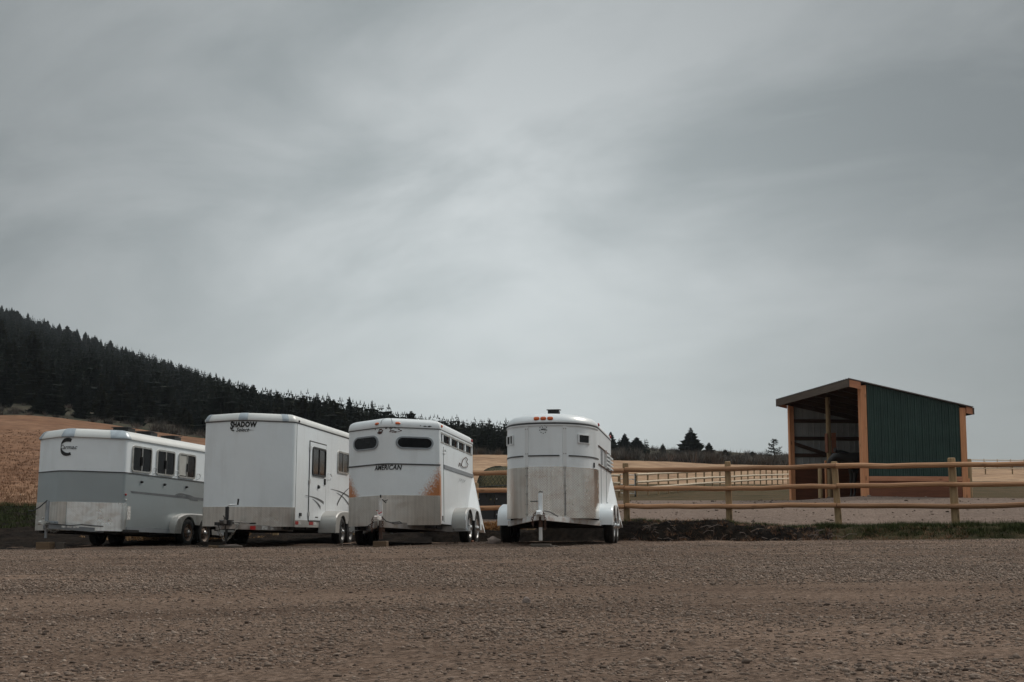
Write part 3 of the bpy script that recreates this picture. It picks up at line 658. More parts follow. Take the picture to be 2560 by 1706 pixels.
def chain(mb, pts, link_l=.045, r=.005):
    P = [Vector(p) for p in pts]; d = [0]
    for a, b in zip(P, P[1:]): d.append(d[-1]+(b-a).length)
    def pos(s):
        for i in range(len(P)-1):
            if s <= d[i+1]: return P[i].lerp(P[i+1], (s-d[i])/max(1e-6, d[i+1]-d[i])), (P[i+1]-P[i]).normalized()
        return P[-1], (P[-1]-P[-2]).normalized()
    k = 0; s = 0
    while s < d[-1]:
        c, t = pos(s); ref = Vector((0, 0, 1)) if abs(t.z) < .8 else Vector((1, 0, 0)); n1_ = t.cross(ref).normalized(); n2_ = t.cross(n1_); nn = n1_ if k % 2 else n2_
        loop = [c+t*math.cos(a)*link_l*.62+nn*math.sin(a)*link_l*.38 for a in [2*math.pi*i/8 for i in range(9)]]
        mb.tube(loop, r, 5, False); s += link_l*.85; k += 1
    return mb
def catenary(a, b, sag, n=10):
    a = Vector(a); b = Vector(b); return [a.lerp(b, k/n)+Vector((0, 0, -sag*4*(k/n)*(1-k/n))) for k in range(n+1)]
def box_vent(root, x, y, z, w=.34, d=.34, h=.10):
    mb = MB(); mb.bbox((x-d/2, y-w/2, z-.05), (x+d/2, y+w/2, z+h-.022))
    v = mb.build('roof_vent', M['black'], root)
    mb = MB(); mb.add([(x-d/2-.03, y-w/2-.02, z+h), (x-d/2-.03, y+w/2+.02, z+h), (x+d/2+.05, y+w/2+.02, z+h-.02), (x+d/2+.05, y-w/2-.02, z+h-.02), (x-d/2-.03, y-w/2-.02, z+h+.018), (x-d/2-.03, y+w/2+.02, z+h+.018), (x+d/2+.05, y+w/2+.02, z+h-.002), (x+d/2+.05, y-w/2-.02, z+h-.002)], [(0, 1, 2, 3), (7, 6, 5, 4), (0, 4, 5, 1), (1, 5, 6, 2), (2, 6, 7, 3), (3, 7, 4, 0)])
    mb.build('vent_lid', M['frame_dark'], v); return v
def side_window(root, x, z, w, h, W, r=.07, frame=None, mull=True, left=None, name='window'):
    f = lambda px, pz, d: (x-px, W+d, z+pz)
    mb = MB(); ring_on(mb, rrect(w, h, r), rrect(w-.08, h-.08, max(.02, r-.04)), f, .0005, .028); fr = mb.build(name, frame or M['alu'], root, smooth=True)
    mb = MB(); plate_on(mb, rrect(w-.07, h-.07, max(.02, r-.035)), f, .001, .008); mb.build('pane', M['glass'], fr)
    if mull: mb = MB(); mb.bbox((x-.018, W+.008, z-h/2+.03), (x+.018, W+.024, z+h/2-.03)); mb.build('mullion', frame or M['alu'], fr)
    if left: mb = MB(); mb.bbox((x+.03, W+.008, z-h/2+.06), (x+w/2-.045, W+.012, z+h/2-.05)); mb.build('pale_panel', M['pale_panel'], fr)  # pale panel over one half of the pane
    return fr
def front_window(root, nose, y0, y1, z, h, r, frame, off=0, pane_in=.03):
    w = y1-y0; f = lambda px, pz, d: (lambda q: (q.x, q.y, z+pz))(nose.at((y0+y1)/2+px, d+off))
    mb = MB(); ring_on(mb, rrect(w, h, r, 8), rrect(w-2*pane_in, h-2*pane_in, max(.01, r-pane_in), 8), f, .0, .018); fr = mb.build('window', frame, root, smooth=True)
    mb = MB(); plate_on(mb, rrect(w-1.6*pane_in, h-1.6*pane_in, max(.01, r-pane_in*.8), 8), f, -.004, .008); mb.build('pane', M['glass'], fr)
    return fr
def lens(root, pos, nrm, w, h, mat, name):
    n_ = Vector(nrm).normalized(); up = Vector((0, 0, 1)); s_ = up.cross(n_).normalized(); u_ = n_.cross(s_)
    mb = MB(); rings = [(1.0, 0.0), (1.0, .45), (.82, .8), (.45, 1.0)]; vs = []; k_ = 14
    for sc_, d in rings:
        for k in range(k_):
            a = 2*math.pi*k/k_; e = lambda c: math.copysign(abs(c)**.7, c)
            vs.append(Vector(pos)+s_*w/2*e(math.cos(a))*sc_+u_*h/2*e(math.sin(a))*sc_+n_*d*.03)
    fs = [(i*k_+k, i*k_+(k+1) % k_, (i+1)*k_+(k+1) % k_, (i+1)*k_+k) for i in range(3) for k in range(k_)]+[tuple(3*k_+k for k in range(k_))]
    mb.add(vs, fs); return mb.build(name, mat, root, smooth=True)
def tongue(root, hx, zc, zb0, mat, half=.75, back=1.6, h=.09):
    for s in (-1, 1):
        x0 = hx-.12; xe = hx-back; MB().beam((x0, s*.045, zc), (xe, s*half, zb0), .07, h).build('tongue_beam', mat, root)
def coupler(root, x, z, mat):
    mb = MB(); vs = []
    for (dx, hw, hh) in ((-.25, .05, .045), (-.05, .045, .05), (.03, .06, .055), (.09, .055, .045), (.115, .03, .03)):
        vs += [(x+dx, -hw, z-hh*.6), (x+dx, hw, z-hh*.6), (x+dx, hw*.8, z+hh), (x+dx, -hw*.8, z+hh)]
    fs = [(4*i+k, 4*i+(k+1) % 4, 4*i+4+(k+1) % 4, 4*i+4+k) for i in range(4) for k in range(4)]+[(3, 2, 1, 0), (16, 17, 18, 19)]
    mb.add(vs, fs); mb.tube([(x-.06, 0, z+.04), (x-.07, 0, z+.10), (x+.0, 0, z+.13)], .012, 6); return mb.build('coupler', mat, root, smooth=True)
def plan(xr, xf, xn, W, rc, ra, n=8):
    fp = fillet([(xf-.25, -W), (xf, -W), (xn, 0), (xf, W), (xf-.14, W)], [rc, ra, rc], n)
    return fp, [Vector((xr, W)), Vector((xr, -W))]+fp
def undercarriage(root, xr, xf, W, zb, ax, wy, r):
    mb = MB(); mb.bbox((xr+.05, -W+.04, zb-.03), (xf-.05, W-.04, zb+.01))
    for s in (-1, 1): mb.bbox((xr+.1, s*(W-.16)-.035, zb-.11), (xf, s*(W-.16)+.035, zb-.03))
    for k in range(5): x = xr+.3+k*(xf-xr-.5)/4; mb.bbox((x-.03, -W+.1, zb-.10), (x+.03, W-.1, zb-.035))
    mb.build('floor_frame', M['frame_dark'], root)
    for x in (ax, -ax):
        mb = MB(); mb.tube([(x, -wy+.2, r), (x, wy-.2, r)], .04, 8); mb.build('axle', M['frame_dark'], root)

# ------------------------------------------------------------------ trailer 1: grey and white, three windows
def trailer_one():
    W, xf, xn, zb, zt, zm, r, ax, wy, xr = 1.095, 3.42, 4.20, .30, 2.37, 1.61, .331, .463, 1.26, -2.3
    T = root_of('horse_trailer', -9.013, 35.682, -.085, -13.245, 1.458, -.447)
    tag(T, 'white over grey horse trailer with three side windows and brushed C on nose', 'horse trailer', 'horse trailers parked in a row')
    fp, full = plan(xr, xf, xn, W, .14, .42); ns = Nose(fp)
    rear = [Vector((xr, W)), Vector((xr, -W)), Vector((xf-.25, -W))]
    strip(MB(), fp, zm, zt).build('front_wall', M['white'], T, smooth=True)['label'] = 'white upper half of the nose'
    strip(MB(), fp, zb+.02, zm).build('front_wall', M['grey_paint'], T, smooth=True)['label'] = 'grey lower half of the nose'
    strip(MB(), rear, zb+.05, zt).build('rear_wall', M['white'], T)
    wall_holes(MB(), xr, xf-.14, zm, zt, [], W).build('side_wall', M['white'], T)['label'] = 'white upper side'
    wall_holes(MB(), xr, xf-.14, zb+.10, zm, [], W).build('side_wall', M['grey_paint'], T)['label'] = 'grey lower side'
    strip(MB(), fp, zm-.012, zm+.012, .012, .014).build('belt_moulding', M['seam'], T); MB().bbox((xr, W-.002, zm-.012), (xf-.14, W+.012, zm+.012)).build('belt_moulding', M['seam'], T)
    R_ = .20; prof = [(-.012, zt-.012), (-.03, zt+.0), (-.028, zt+.03)]+[(R_*(1-math.cos(t)), zt+.03+.17*math.sin(t)) for t in [math.pi/2*k/5 for k in range(1, 6)]]+[(.5, zt+.225)]
    loft_roof(MB(), full, prof, .03).build('roof', M['roof_silver'], T, smooth=True)
    # cast caps on the bends of the roof edge
    def cap(seg):
        mb = MB(); vs = []; m = len(seg); pr = [(-.018, zt-.014), (-.037, zt), (-.035, zt+.03)]+[(R_*(1-math.cos(t))-.006, zt+.034+.17*math.sin(t)) for t in [math.pi/2*k/5 for k in range(1, 6)]]
        for ins, z in pr:
            for p in offset(seg, -ins): vs.append((p.x, p.y, z))
        mb.add(vs, [(i*m+k, i*m+k+1, (i+1)*m+k+1, (i+1)*m+k) for i in range(len(pr)-1) for k in range(m-1)]); mb.build('corner_cap', M['cap_grey'], T, smooth=True)
    cap([ns.at(y) for y in (-.13, -.06, 0, .08, .16)]); cap([ns.at(.80), ns.at(.9)]+[p for p in fp if p.y > .9]); cap([p for p in fp if p.y < -1.0][-8:]+[ns.at(-.96)])
    # tread plate stone guard
    plate = [ns.at(y) for y in (-1.06, -.9, -.6, -.3, -.16, -.08, 0, .08)]
    strip(MB(), plate, zb, .93, .008, .009).build('stone_guard', M['tread'], T, smooth=True)
    plate = [ns.at(y) for y in (.09, .16, .3, .5, .7, .9, .98)]+[p for p in fp if p.y > 1.0]
    strip(MB(), plate, zb, .93, .009, .010).build('stone_guard', M['tread_dented'], T, smooth=True)
    b = MB(); b.bbox((xr, W-.03, zb), (xf-.14, W+.03, zb+.095)); b.build('side_rail', M['rail_grey'], T)
    for i, x in enumerate((2.69, 1.51, .38)):
        side_window(T, x, 1.95, .93, .60, W, .09, M['alu'], True, i == 2)
        mb = MB(); mb.box((x, W+.03, 1.91), (.05, .03, .20)); mb.build('window_latch', M['black'], T)
    for x in (2.06, .94, -.24):
        mb = MB(); mb.tube([(x, W, 1.80), (x-.02, W+.05, 1.80), (x-.05, W+.06, 1.74), (x-.03, W+.05, 1.68), (x, W, 1.67)], .011, 6); mb.build('tie_ring', M['steel'], T, smooth=True)
    for x in (2.66, 1.52, .36):
        mb = MB(); mb.lathe([(0, .032), (.03, .03), (.055, .022), (.056, .001)], (x, W, 1.44), n=10); mb.build('rubber_bumper', M['black'], T)
    g = lambda px, pz, d: (px, W+d, pz)
    decal(*poly2([(3.15, 1.215), (3.08, 1.165), (1.2, 1.16), (-2.2, 1.14), (-2.2, 1.21), (1.2, 1.215)]), g, .004, 'stripe', M['ink_grey'], T)
    for k in range(4):
        decal(*arc_band(bez((.98-.1*k, 1.20), (.55-.1*k, 1.36-.015*k), (.06-.12*k, 1.14)), .012, .05), g, .007+.001*k, 'swoosh', M['ink_grey'], T)
    decal(*poly2([(3.24, .56), (3.08, .56), (3.08, .87), (3.24, .87)]), g, .004, 'label_sticker', M['label_white'], T)
    lens(T, (3.36, W+.004, 1.12), (0, 1, 0), .05, .05, M['red'], 'marker_light'); lens(T, (3.34, W+.004, 1.0), (0, 1, 0), .04, .04, M['steel'], 'lock')
    # nose lettering
    f = lambda y, z, d: (lambda q: (q.x, q.y, z))(ns.at(y, d))
    C = []
    for k in range(15): a = R(62+(k/14)*236); C.append((.02+.19*math.cos(a)*.92, 2.14+.165*math.sin(a)))
    v, q = [], []
    pts = C; m = len(pts)
    for i, p in enumerate(pts):
        a = Vector(pts[max(i-1, 0)]); b_ = Vector(pts[min(i+1, m-1)]); d = (b_-a).normalized(); nn = Vector((-d.y, d.x)); t = i/(m-1); w = .075-.055*math.exp(-((t-.5)/.16)**2)+(.012*math.sin(i*7.1))
        v += [tuple(Vector(p)+nn*w/2), tuple(Vector(p)-nn*w/2)]
    q = [(2*i, 2*i+1, 2*i+3, 2*i+2) for i in range(m-1)]
    decal(v, q, f, .008, 'emblem', M['ink'], T, 1)
    v, q = text_shape('Carmac', .125, .35, .002, .95); decal(move2(v, .02, 2.135), q, f, .012, 'lettering', M['ink_grey'], T, 1)
    for i, x in enumerate((2.7, 1.6, .35)): box_vent(T, x, .62, zt+.205, .38, .34, .12)
    fender(T, 1, W, wy, ax, r, 1.18, -1.18, .80, .30, M['fender_grey'], M['alu']); fender(T, -1, W, wy, ax, r, 1.18, -1.18, .80, .30, M['fender_grey'], M['alu'])
    add_wheels(T, r, ax, wy, 'rust'); undercarriage(T, xr, xf, W, zb+.05, ax, wy, r)
    hx = 4.85; zc = .40; tongue(T, hx, zc-.03, .31, M['rail_grey'], .7, 1.3, .09); coupler(T, hx+.05, zc+.03, M['alu'])
    mb = MB(); mb.bbox((hx-.42, -.11, zc-.05), (hx-.20, .11, zc+.09)); mb.build('tongue_box', M['rail_grey'], T, bevel=.012)
    jx = hx-.32; mb = MB(); mb.tube([(jx+.12, -.05, .12), (jx+.12, -.05, .30)], .03, 10); mb.tube([(jx+.12, -.05, .28), (jx+.12, -.05, .92)], .042, 10); mb.build('jack', M['rail_grey'], T, smooth=True)
    mb = MB(); mb.tube([(jx+.12, -.05, .91), (jx+.15, -.05, .93), (jx+.2, -.20, .78), (jx+.22, -.34, .70), (jx+.22, -.44, .70)], .013, 6); mb.build('jack_crank', M['black'], T)
    mb = MB(); mb.tube([(hx, .06, .43), (hx-.2, .16, .42), (hx-.5, .36, .40), (hx-.75, .48, .425), (hx-1.0, .62, .41), (hx-1.25, .80, .40), (hx-1.27, .84, .34), (hx-1.3, .85, .28)], .013, 6); mb.build('cable', M['black'], T, smooth=True)
    mb = MB(); chain(mb, catenary((hx, .07, .34), (hx-.45, .15, .33), .08), .05, .005); mb.build('safety_chain', M['chain'], T)
    mb = MB(); mb.bbox((2.9, W-.02, .28), (3.4, W+.14, .34)); mb.build('step', M['black'], T)
    v, q = [], []
    for i, (a, b_) in enumerate(((.02, .10), (.13, .22), (.25, .36))):
        k = len(v); v += [(a, .33), (b_, .33), (b_, .37), (a, .37)]; q.append((k, k+1, k+2, k+3))
    decal(v, q, lambda y, z, d: (4.55-y*.9+d, .22+y*.72+d, z+.02), .022, 'label_sticker', M['label_white'], T)
    return T
T_one = trailer_one()

# ------------------------------------------------------------------ trailer 2: tall white with a side door
def trailer_two():
    W, xf, xn, zb, zt, zm, r, ax, wy, xr = 1.016, 3.566, 4.195, .424, 2.69, .842, .328, .433, 1.40, -2.4
    T = root_of('horse_trailer', -5.377, 34.64, -.050, -5.971, .434, -.286)
    tag(T, 'tall plain white horse trailer with a low tread plate band and a walk-in side door', 'horse trailer', 'horse trailers parked in a row')
    fp, full = plan(xr, xf, xn, W, .17, .62, 10); ns = Nose(fp)
    strip(MB(), fp, zb+.02, zt).build('front_wall', M['white'], T, smooth=True)
    strip(MB(), [Vector((xr, W)), Vector((xr, -W)), Vector((xf-.25, -W))], zb+.05, zt).build('rear_wall', M['white'], T)
    wall_holes(MB(), xr, xf-.14, .575, zt, [], W).build('side_wall', M['white'], T)
    mb = MB(); mb.bbox((xr, W-.03, zb-.005), (xf-.13, W+.006, .575)); mb.build('side_rail', M['fender_grey'], T)
    for (a, b, mt) in ((3.40, 3.14, 'red'), (3.13, 2.93, 'label_white'), (2.17, 1.80, 'red'), (1.78, 1.50, 'label_white'), (.75, .42, 'red')):
        mb = MB(); mb.bbox((b, W+.006, .475), (a, W+.010, .545)); mb.build('reflector', M[mt], T)
    g_path = [p for p in fp if p.x > xf-.16]
    strip(MB(), g_path, zb, zm, .008, .009).build('stone_guard', M['tread'], T, smooth=True)
    mb = MB(); strip(mb, fp, zt-.016, zt, .012, .014); mb.build('roof_seal', M['seam'], T); mb = MB(); mb.bbox((xr, W-.002, zt-.016), (xf-.14, W+.010, zt)); mb.build('roof_seal', M['seam'], T)
    mb = MB(); mb.bbox((xf-.15, W-.002, zb+.02), (xf-.135, W+.006, zt-.02)); mb.build('corner_seam', M['rail_grey'], T)
    R_ = .14; prof = [(-.012, zt-.0), (-.022, zt+.01), (-.02, zt+.05)]+[(R_*(1-math.cos(t)), zt+.05+.12*math.sin(t)) for t in [math.pi/2*k/5 for k in range(1, 6)]]+[(.5, zt+.185)]
    loft_roof(MB(), full, prof, .03).build('roof', M['roof_silver'], T, smooth=True)
    def cap(seg):
        mb = MB(); vs = []; m = len(seg); pr = [(-.018, zt+.001), (-.028, zt+.01), (-.026, zt+.05)]+[(R_*(1-math.cos(t))-.006, zt+.054+.12*math.sin(t)) for t in [math.pi/2*k/5 for k in range(1, 6)]]
        for ins, z in pr:
            for p in offset(seg, -ins): vs.append((p.x, p.y, z))
        mb.add(vs, [(i*m+k, i*m+k+1, (i+1)*m+k+1, (i+1)*m+k) for i in range(len(pr)-1) for k in range(m-1)]); mb.build('corner_cap', M['cap_grey'], T, smooth=True)
    cap([ns.at(y) for y in (-.10, -.05, 0, .05, .10)]); cap([ns.at(.76), ns.at(.84), ns.at(.88)]); cap([ns.at(-.97), ns.at(-.92), ns.at(-.87)])
    lens(T, (xf-.2, W+.02, zt+.03), (0, 1, 0), .06, .05, M['black'], 'marker_light')
    f = lambda y, z, d: (lambda q: (q.x, q.y, z))(ns.at(y, d))
    v, q = text_shape('S', .225, .08, .010, .72); decal(move2(v, -.268, 2.575), q, f, .010, 'lettering', M['ink'], T, 1)
    v, q = text_shape('HADOW', .150, .08, .009, .78); decal(move2(v, .020, 2.598), q, f, .010, 'lettering', M['ink'], T, 1)
    v, q = text_shape('Select', .115, .4, .002, .95); decal(move2(v, -.02, 2.485), q, f, .010, 'lettering', M['ink'], T, 1)
    decal(*poly2([(-.30, 2.49), (-.19, 2.485), (-.22, 2.455)]), f, .010, 'flourish', M['ink'], T); decal(*poly2([(.11, 2.488), (.24, 2.48), (.11, 2.474)]), f, .010, 'flourish', M['ink'], T)
    # door
    dx0, dx1, dz0, dz1 = .66, 2.28, .55, 2.375
    mb = MB(); ring_on(mb, [(dx0, dz0), (dx1, dz0), (dx1, dz1), (dx0, dz1)], [(dx0+.025, dz0+.025), (dx1-.025, dz0+.025), (dx1-.025, dz1-.025), (dx0+.025, dz1-.025)], lambda a, b, d: (a, W+d, b), .0, .014); mb.build('door_frame', M['seam'], T)
    mb = MB(); mb.bbox((dx0+.028, W+.001, dz0+.028), (dx1-.028, W+.018, dz1-.028)); dr = mb.build('door', M['white'], T, bevel=.004)
    fr = side_window(dr, 1.43, 1.92, 1.28, .66, W+.018, .09, M['black'], True)
    for z in (2.2, 1.45, .72): mb = MB(); mb.bbox((dx1-.05, W+.012, z-.05), (dx1+.03, W+.03, z+.05)); mb.build('hinge', M['steel'], dr)
    mb = MB(); mb.bbox((.78, W+.018, 1.42), (.88, W+.045, 1.56)); mb.build('handle', M['black'], dr)
    mb = MB(); mb.lathe([(0, .05), (.03, .045), (.05, .03), (.051, .001)], (1.47, W+.018, 1.35), n=10); mb.build('door_bumper', M['black'], dr)
    mb = MB(); mb.bbox((1.40, W+.018, .64), (1.66, W+.022, .665)); mb.build('vent_slot', M['black'], dr)
    side_window(T, -1.15, 2.035, 1.25, .54, W, .09, M['alu'], True)
    mb = MB(); mb.tube([(.44, W, 1.70), (.42, W+.06, 1.70), (.36, W+.08, 1.63), (.42, W+.06, 1.55), (.44, W, 1.55)], .012, 6); mb.build('tie_ring', M['steel'], T, smooth=True)
    mb = MB(); mb.bbox((2.94, W, .66), (3.07, W+.03, .73)); mb.build('socket', M['black'], T)
    g = lambda px, pz, d: (px, W+d, pz)
    decal(*arc_band(bez((2.62, 1.125), (1.5, 1.11), (.86, .99)), .01, .07), g, .0195, 'swoosh', M['ink_grey'], T); decal(*arc_band(bez((1.95, 1.06), (1.45, .99), (1.17, .87)), .012, .08), g, .0205, 'swoosh', M['ink_grey'], T)
    decal(*arc_band(bez((.14, 1.345), (-1.1, 1.33), (-1.95, 1.21)), .008, .05), g, .004, 'swoosh', M['ink_grey'], T); decal(*arc_band(bez((-.6, .98), (-1.0, 1.25), (-2.0, 1.45)), .06, .012), g, .006, 'swoosh', M['ink'], T); decal(*arc_band(bez((-.5, 1.27), (-1.3, 1.22), (-1.9, 1.02)), .008, .05), g, .005, 'swoosh', M['ink_grey'], T)
    for s in (1, -1): fender(T, s, W, wy, ax, r, 1.22, -1.2, .82, .30, M['fender_grey'], M['fender_grey'])
    add_wheels(T, r, ax, wy, 'dark'); undercarriage(T, xr, xf, W, zb+.04, ax, wy, r)
    hx = 5.25; zc = .47; tongue(T, hx, zc-.05, .375, M['frame_grey'], .86, 2.2, .10); coupler(T, hx+.02, zc+.03, M['frame_dark'])
    jx = hx-.22; mb = MB(); mb.tube([(jx, .0, .56), (jx, .0, .82)], .04, 10); mb.tube([(jx, 0, .10), (jx, 0, .56)], .03, 10); mb.bbox((jx-.12, -.12, .44), (jx+.12, .12, .55)); mb.build('jack', M['black'], T)
    mb = MB(); mb.tube([(jx, 0, .83), (jx, .05, .86), (jx, .22, .87)], .016, 6); mb.build('jack_crank', M['steel'], T); mb = MB(); mb.tube([(jx, .22, .86), (jx+.01, .235, .985)], .02, 6); mb.build('crank_grip', M['black'], T)
    mb = MB(); mb.box((jx+.08, -.16, .47), (.16, .10, .07)); mb.tube([(jx, .1, .52), (jx-.3, .28, .50), (jx-.45, .40, .49)], .014, 6); mb.box((jx-.46, .42, .485), (.08, .12, .035)); mb.build('cable', M['black'], T)
    chain(MB(), [(jx, -.17, .42), (jx, -.15, .28), (jx, -.05, .15)], .055, .0075).build('safety_chain', M['chain'], T); chain(MB(), [(jx-.1, .25, .50), (jx, .18, .33), (jx, .04, .15), (jx, -.04, .13)], .055, .0075).build('safety_chain', M['chain'], T)
    sv = lambda y, z, d: (hx-.02-1.94*y/.69*.9+d, y+.06+d*.5, z)
    for (a, b, mt) in ((.30, .37, 'red'), (.45, .52, 'label_white'), (.56, .70, 'label_white')):
        decal(*poly2([(a, .355), (b, .355), (b, .435), (a, .435)]), lambda y, z, d: (hx-.12-(y-.045)*(2.08/.815)+.035, y+.045, z-.0), 0, 'label_sticker', M[mt], T)
    return T
T_two = trailer_two()

# ------------------------------------------------------------------ trailer 3: white with rust, two oval nose windows
def trailer_three():
    W, xf, xn, zb, zt, zm, zk, r, ax, wy, xr = .966, 2.45, 3.292, .374, 2.36, 1.61, .977, .35, .482, 1.26, -1.79
    T = root_of('horse_trailer', -2.098, 32.092, -.010, -7.756, 1.21, 1.114)
    tag(T, 'white horse trailer with two oval nose windows and orange rust at its lower front corners', 'horse trailer', 'horse trailers parked in a row')
    fp, full = plan(xr, xf, xn, W, .05, .30); ns = Nose(fp)
    strip(MB(), fp, zb+.02, zt).build('front_wall', M['white_rust'], T, smooth=True)
    strip(MB(), [Vector((xr, W)), Vector((xr, -W))], zb+.05, zt).build('rear_wall', M['white'], T)
    ho = [(2.11, 2.29, 2.10, 2.29), (1.19, 2.0, 2.10, 2.29), (.21, 1.04, 2.10, 2.29), (-.69, .11, 2.10, 2.29), (-1.65, -.84, 2.10, 2.29)]
    wall_holes(MB(), xr, xf-.14, zb+.03, zt, ho, W).build('side_wall', M['white'], T)
    wall_holes(MB(), xr, xf-.25, zb+.03, zt, ho[1:], -W+.03).build('side_wall', M['white'], T)
    for i, h in enumerate(ho):
        mb = MB(); mb.bbox((h[0]-.03, W, 2.27), (h[1]+.03, W+.008, 2.31)); mb.bbox((h[0]-.03, W, 2.08), (h[1]+.03, W+.008, 2.115)); mb.build('opening_trim', M['alu'], T)
        if i: mb = MB(); mb.tube([((h[0]+h[1])/2-.16, W-.015, 2.1), ((h[0]+h[1])/2-.16, W-.015, 2.29)], .012, 6); mb.build('bar', M['rust'], T)
    mb = MB(); mb.bbox((-1.4, -.02, .6), (1.6, .02, 1.75)); mb.build('divider', M['rail_grey'], T)
    mb = MB(); strip(mb, fp, zt-.014, zt, .010, .012); mb.build('roof_seal', M['seam'], T); mb = MB(); mb.bbox((xr, W-.002, zt-.008), (xf-.14, W+.006, zt)); mb.build('roof_seal', M['seam'], T)
    mb = MB(); strip(mb, [p for p in fp if p.x > xf-.06], zm-.014, zm+.012, .012, .014); mb.build('belt_moulding', M['seam'], T)
    R_ = .20; prof = [(-.008, zt-.0), (-.012, zt+.01), (.0, zt+.07)]+[(R_*(1-math.cos(t)), zt+.07+.13*math.sin(t)) for t in [math.pi/2*k/5 for k in range(1, 6)]]+[(.5, zt+.215)]
    loft_roof(MB(), full, prof, .02).build('roof', M['roof_white'], T, smooth=True)
    for y in (-.11, .12):
        mb = MB(); q0, q1 = ns.at(y-.004), ns.at(y+.004); vs = []
        for ins, z in [(a-.004, b+.003) for a, b in prof[2:-1]]:
            for p in offset([q0, q1], -ins): vs.append((p.x, p.y, z))
        mb.add(vs, [(2*i, 2*i+1, 2*i+3, 2*i+2) for i in range(len(vs)//2-1)]); mb.build('roof_seam', M['seam'], T)
    strip(MB(), [p for p in fp if p.x > xf-.07], zb, zk, .008, .009).build('stone_guard', M['tread'], T, smooth=True)
    front_window(T, ns, -.83, -.17, 2.065, .285, .14, M['rail_grey']); front_window(T, ns, .185, .85, 2.05, .255, .125, M['rail_grey'])
    f = lambda y, z, d: (lambda q: (q.x, q.y, z))(ns.at(y, d))
    v, q = text_shape('AMERICAN', .138, .25, .0035, .76); decal(move2(v, .01, 1.535), q, f, .010, 'lettering', M['ink'], T, 1)
    for (y, z, w, h, s) in ((-.12, 2.275, .05, .05, 1), (-.165, 2.25, .03, .02, 2), (.17, 2.30, .10, .045, 3), (.13, 2.27, .06, .025, 9), (.0, 2.335, .02, .014, 4), (.08, 2.335, .02, .01, 6), (-.25, 2.33, .012, .01, 5)):
        decal(*poly2(blob(y, z, w, h, s)), f, .005, 'paint_loss', M['ink_brown'], T)
    for (y, z, w, h, s) in ((.70, 2.40, .03, .012, 7), (.78, 2.40, .035, .014, 8), (.62, 2.41, .01, .008, 12)):
        decal(*poly2(blob(y, z, w, h, s)), lambda a, b, d: (lambda q: (q.x, q.y, b))(ns.at(a, d)), .012, 'paint_loss', M['ink'], T)
    for y, z in ((-.21, 2.435), (.225, 2.435)):
        q = ns.at(y, -.005); q2 = ns.at(y, .1); lens(T, (q.x, q.y, z), (q2.x-q.x, q2.y-q.y, .15), .12, .065, M['amber'], 'marker_light')
    lens(T, (2.24, W+.002, 2.43), (0, 1, .1), .06, .06, M['amber'], 'marker_light'); lens(T, (-1.63, W+.002, 2.43), (0, 1, .1), .09, .07, M['red'], 'marker_light')
    # side furniture
    mb = MB(); mb.bbox((xr, W, 1.565), (2.0, W+.016, 1.645)); mb.build('shading_band', M['rail_grey'], T)  # grey strip standing in for a dark shading line along the dented side
    mb = MB(); mb.bbox((2.025, W, .44), (2.04, W+.006, 2.02)); mb.build('door_seam', M['seam'], T)
    mb = MB(); mb.bbox((2.16, W, .47), (2.21, W+.012, .57)); mb.build('latch', M['rust'], T)
    mb = MB(); mb.tube([(2.1, W+.01, 1.93), (1.9, W+.012, 1.97), (1.8, W+.012, 1.93), (1.9, W+.012, 1.87), (2.1, W+.01, 1.88)], .008, 6); mb.build('tie_loop', M['steel'], T)
    mb = MB(); mb.tube([(-.1, W+.01, 1.74), (-.3, W+.02, 1.9), (-.7, W+.02, 1.98), (-.95, W+.02, 1.95), (-.8, W+.02, 1.88), (-1.0, W+.02, 1.84), (-.9, W+.02, 1.77), (-.3, W+.02, 1.73), (.1, W+.012, 1.8), (.2, W+.01, 1.72)], .009, 6); mb.build('tie_loop', M['rust'], T)
    g = lambda px, pz, d: (px, W+d, pz)
    for k in range(4): decal(*arc_band([(.25-.22*k, 1.36+.03*(k % 2)), (.1-.22*k, 1.42), (-.02-.22*k, 1.46)], .008, .02), g, .004, 'scratch', M['ink_grey'], T)
    # flared rear corner plate
    for s in (1, -1):
        mb = MB(); mb.add([(xr+.02, s*W, 1.64), (xr-.02, s*W, 1.64), (xr-.02, s*(wy-.02), .27), (xr+.02, s*(wy-.02), .27), (-1.12, s*(wy+.02), .45), (-1.0, s*W, .80), (-1.1, s*W, .30), (xr+.02, s*W, .30)], [(0, 3, 4, 5), (0, 1, 2, 3), (3, 7, 6, 4), (4, 6, 5), (1, 0, 7), (1, 7, 2)]); mb.build('rear_flare', M['white'], T)
        fender(T, s, W, wy, ax, r, 1.12, -1.1, .80, .32, M['fender_grey'], M['white'])
    mb = MB(); mb.bbox((.72, W-.02, .27), (1.05, wy+.05, .37)); mb.build('step', M['white'], T)
    add_wheels(T, r, ax, wy, 'spoke'); undercarriage(T, xr, xf, W, zb+.04, ax, wy, r)
    hx = 3.95; zc = .42
    for s in (-1, 1): MB().beam((hx-.05, s*.05, zc-.04), (.95, s*1.0, .315), .06, .12).build('tongue_beam', M['frame_grey'], T)
    coupler(T, hx+.06, zc+.07, M['frame_white'])
    jx = hx-.16; mb = MB(); mb.tube([(jx, .02, .46), (jx, .02, .90)], .042, 10); mb.build('jack', M['frame_white'], T, smooth=True)
    mb = MB(); mb.tube([(jx, .02, .09), (jx, .02, .45)], .036, 10); mb.build('jack_leg', M['rust'], T, smooth=True)
    mb = MB(); mb.tube([(jx, .02, .90), (jx, .02, .96)], .016, 6); mb.tube([(jx+.02, .06, .87), (jx+.03, .13, .80), (jx+.03, .17, .86), (jx+.03, .10, .83)], .013, 6); mb.build('jack_crank', M['black'], T)
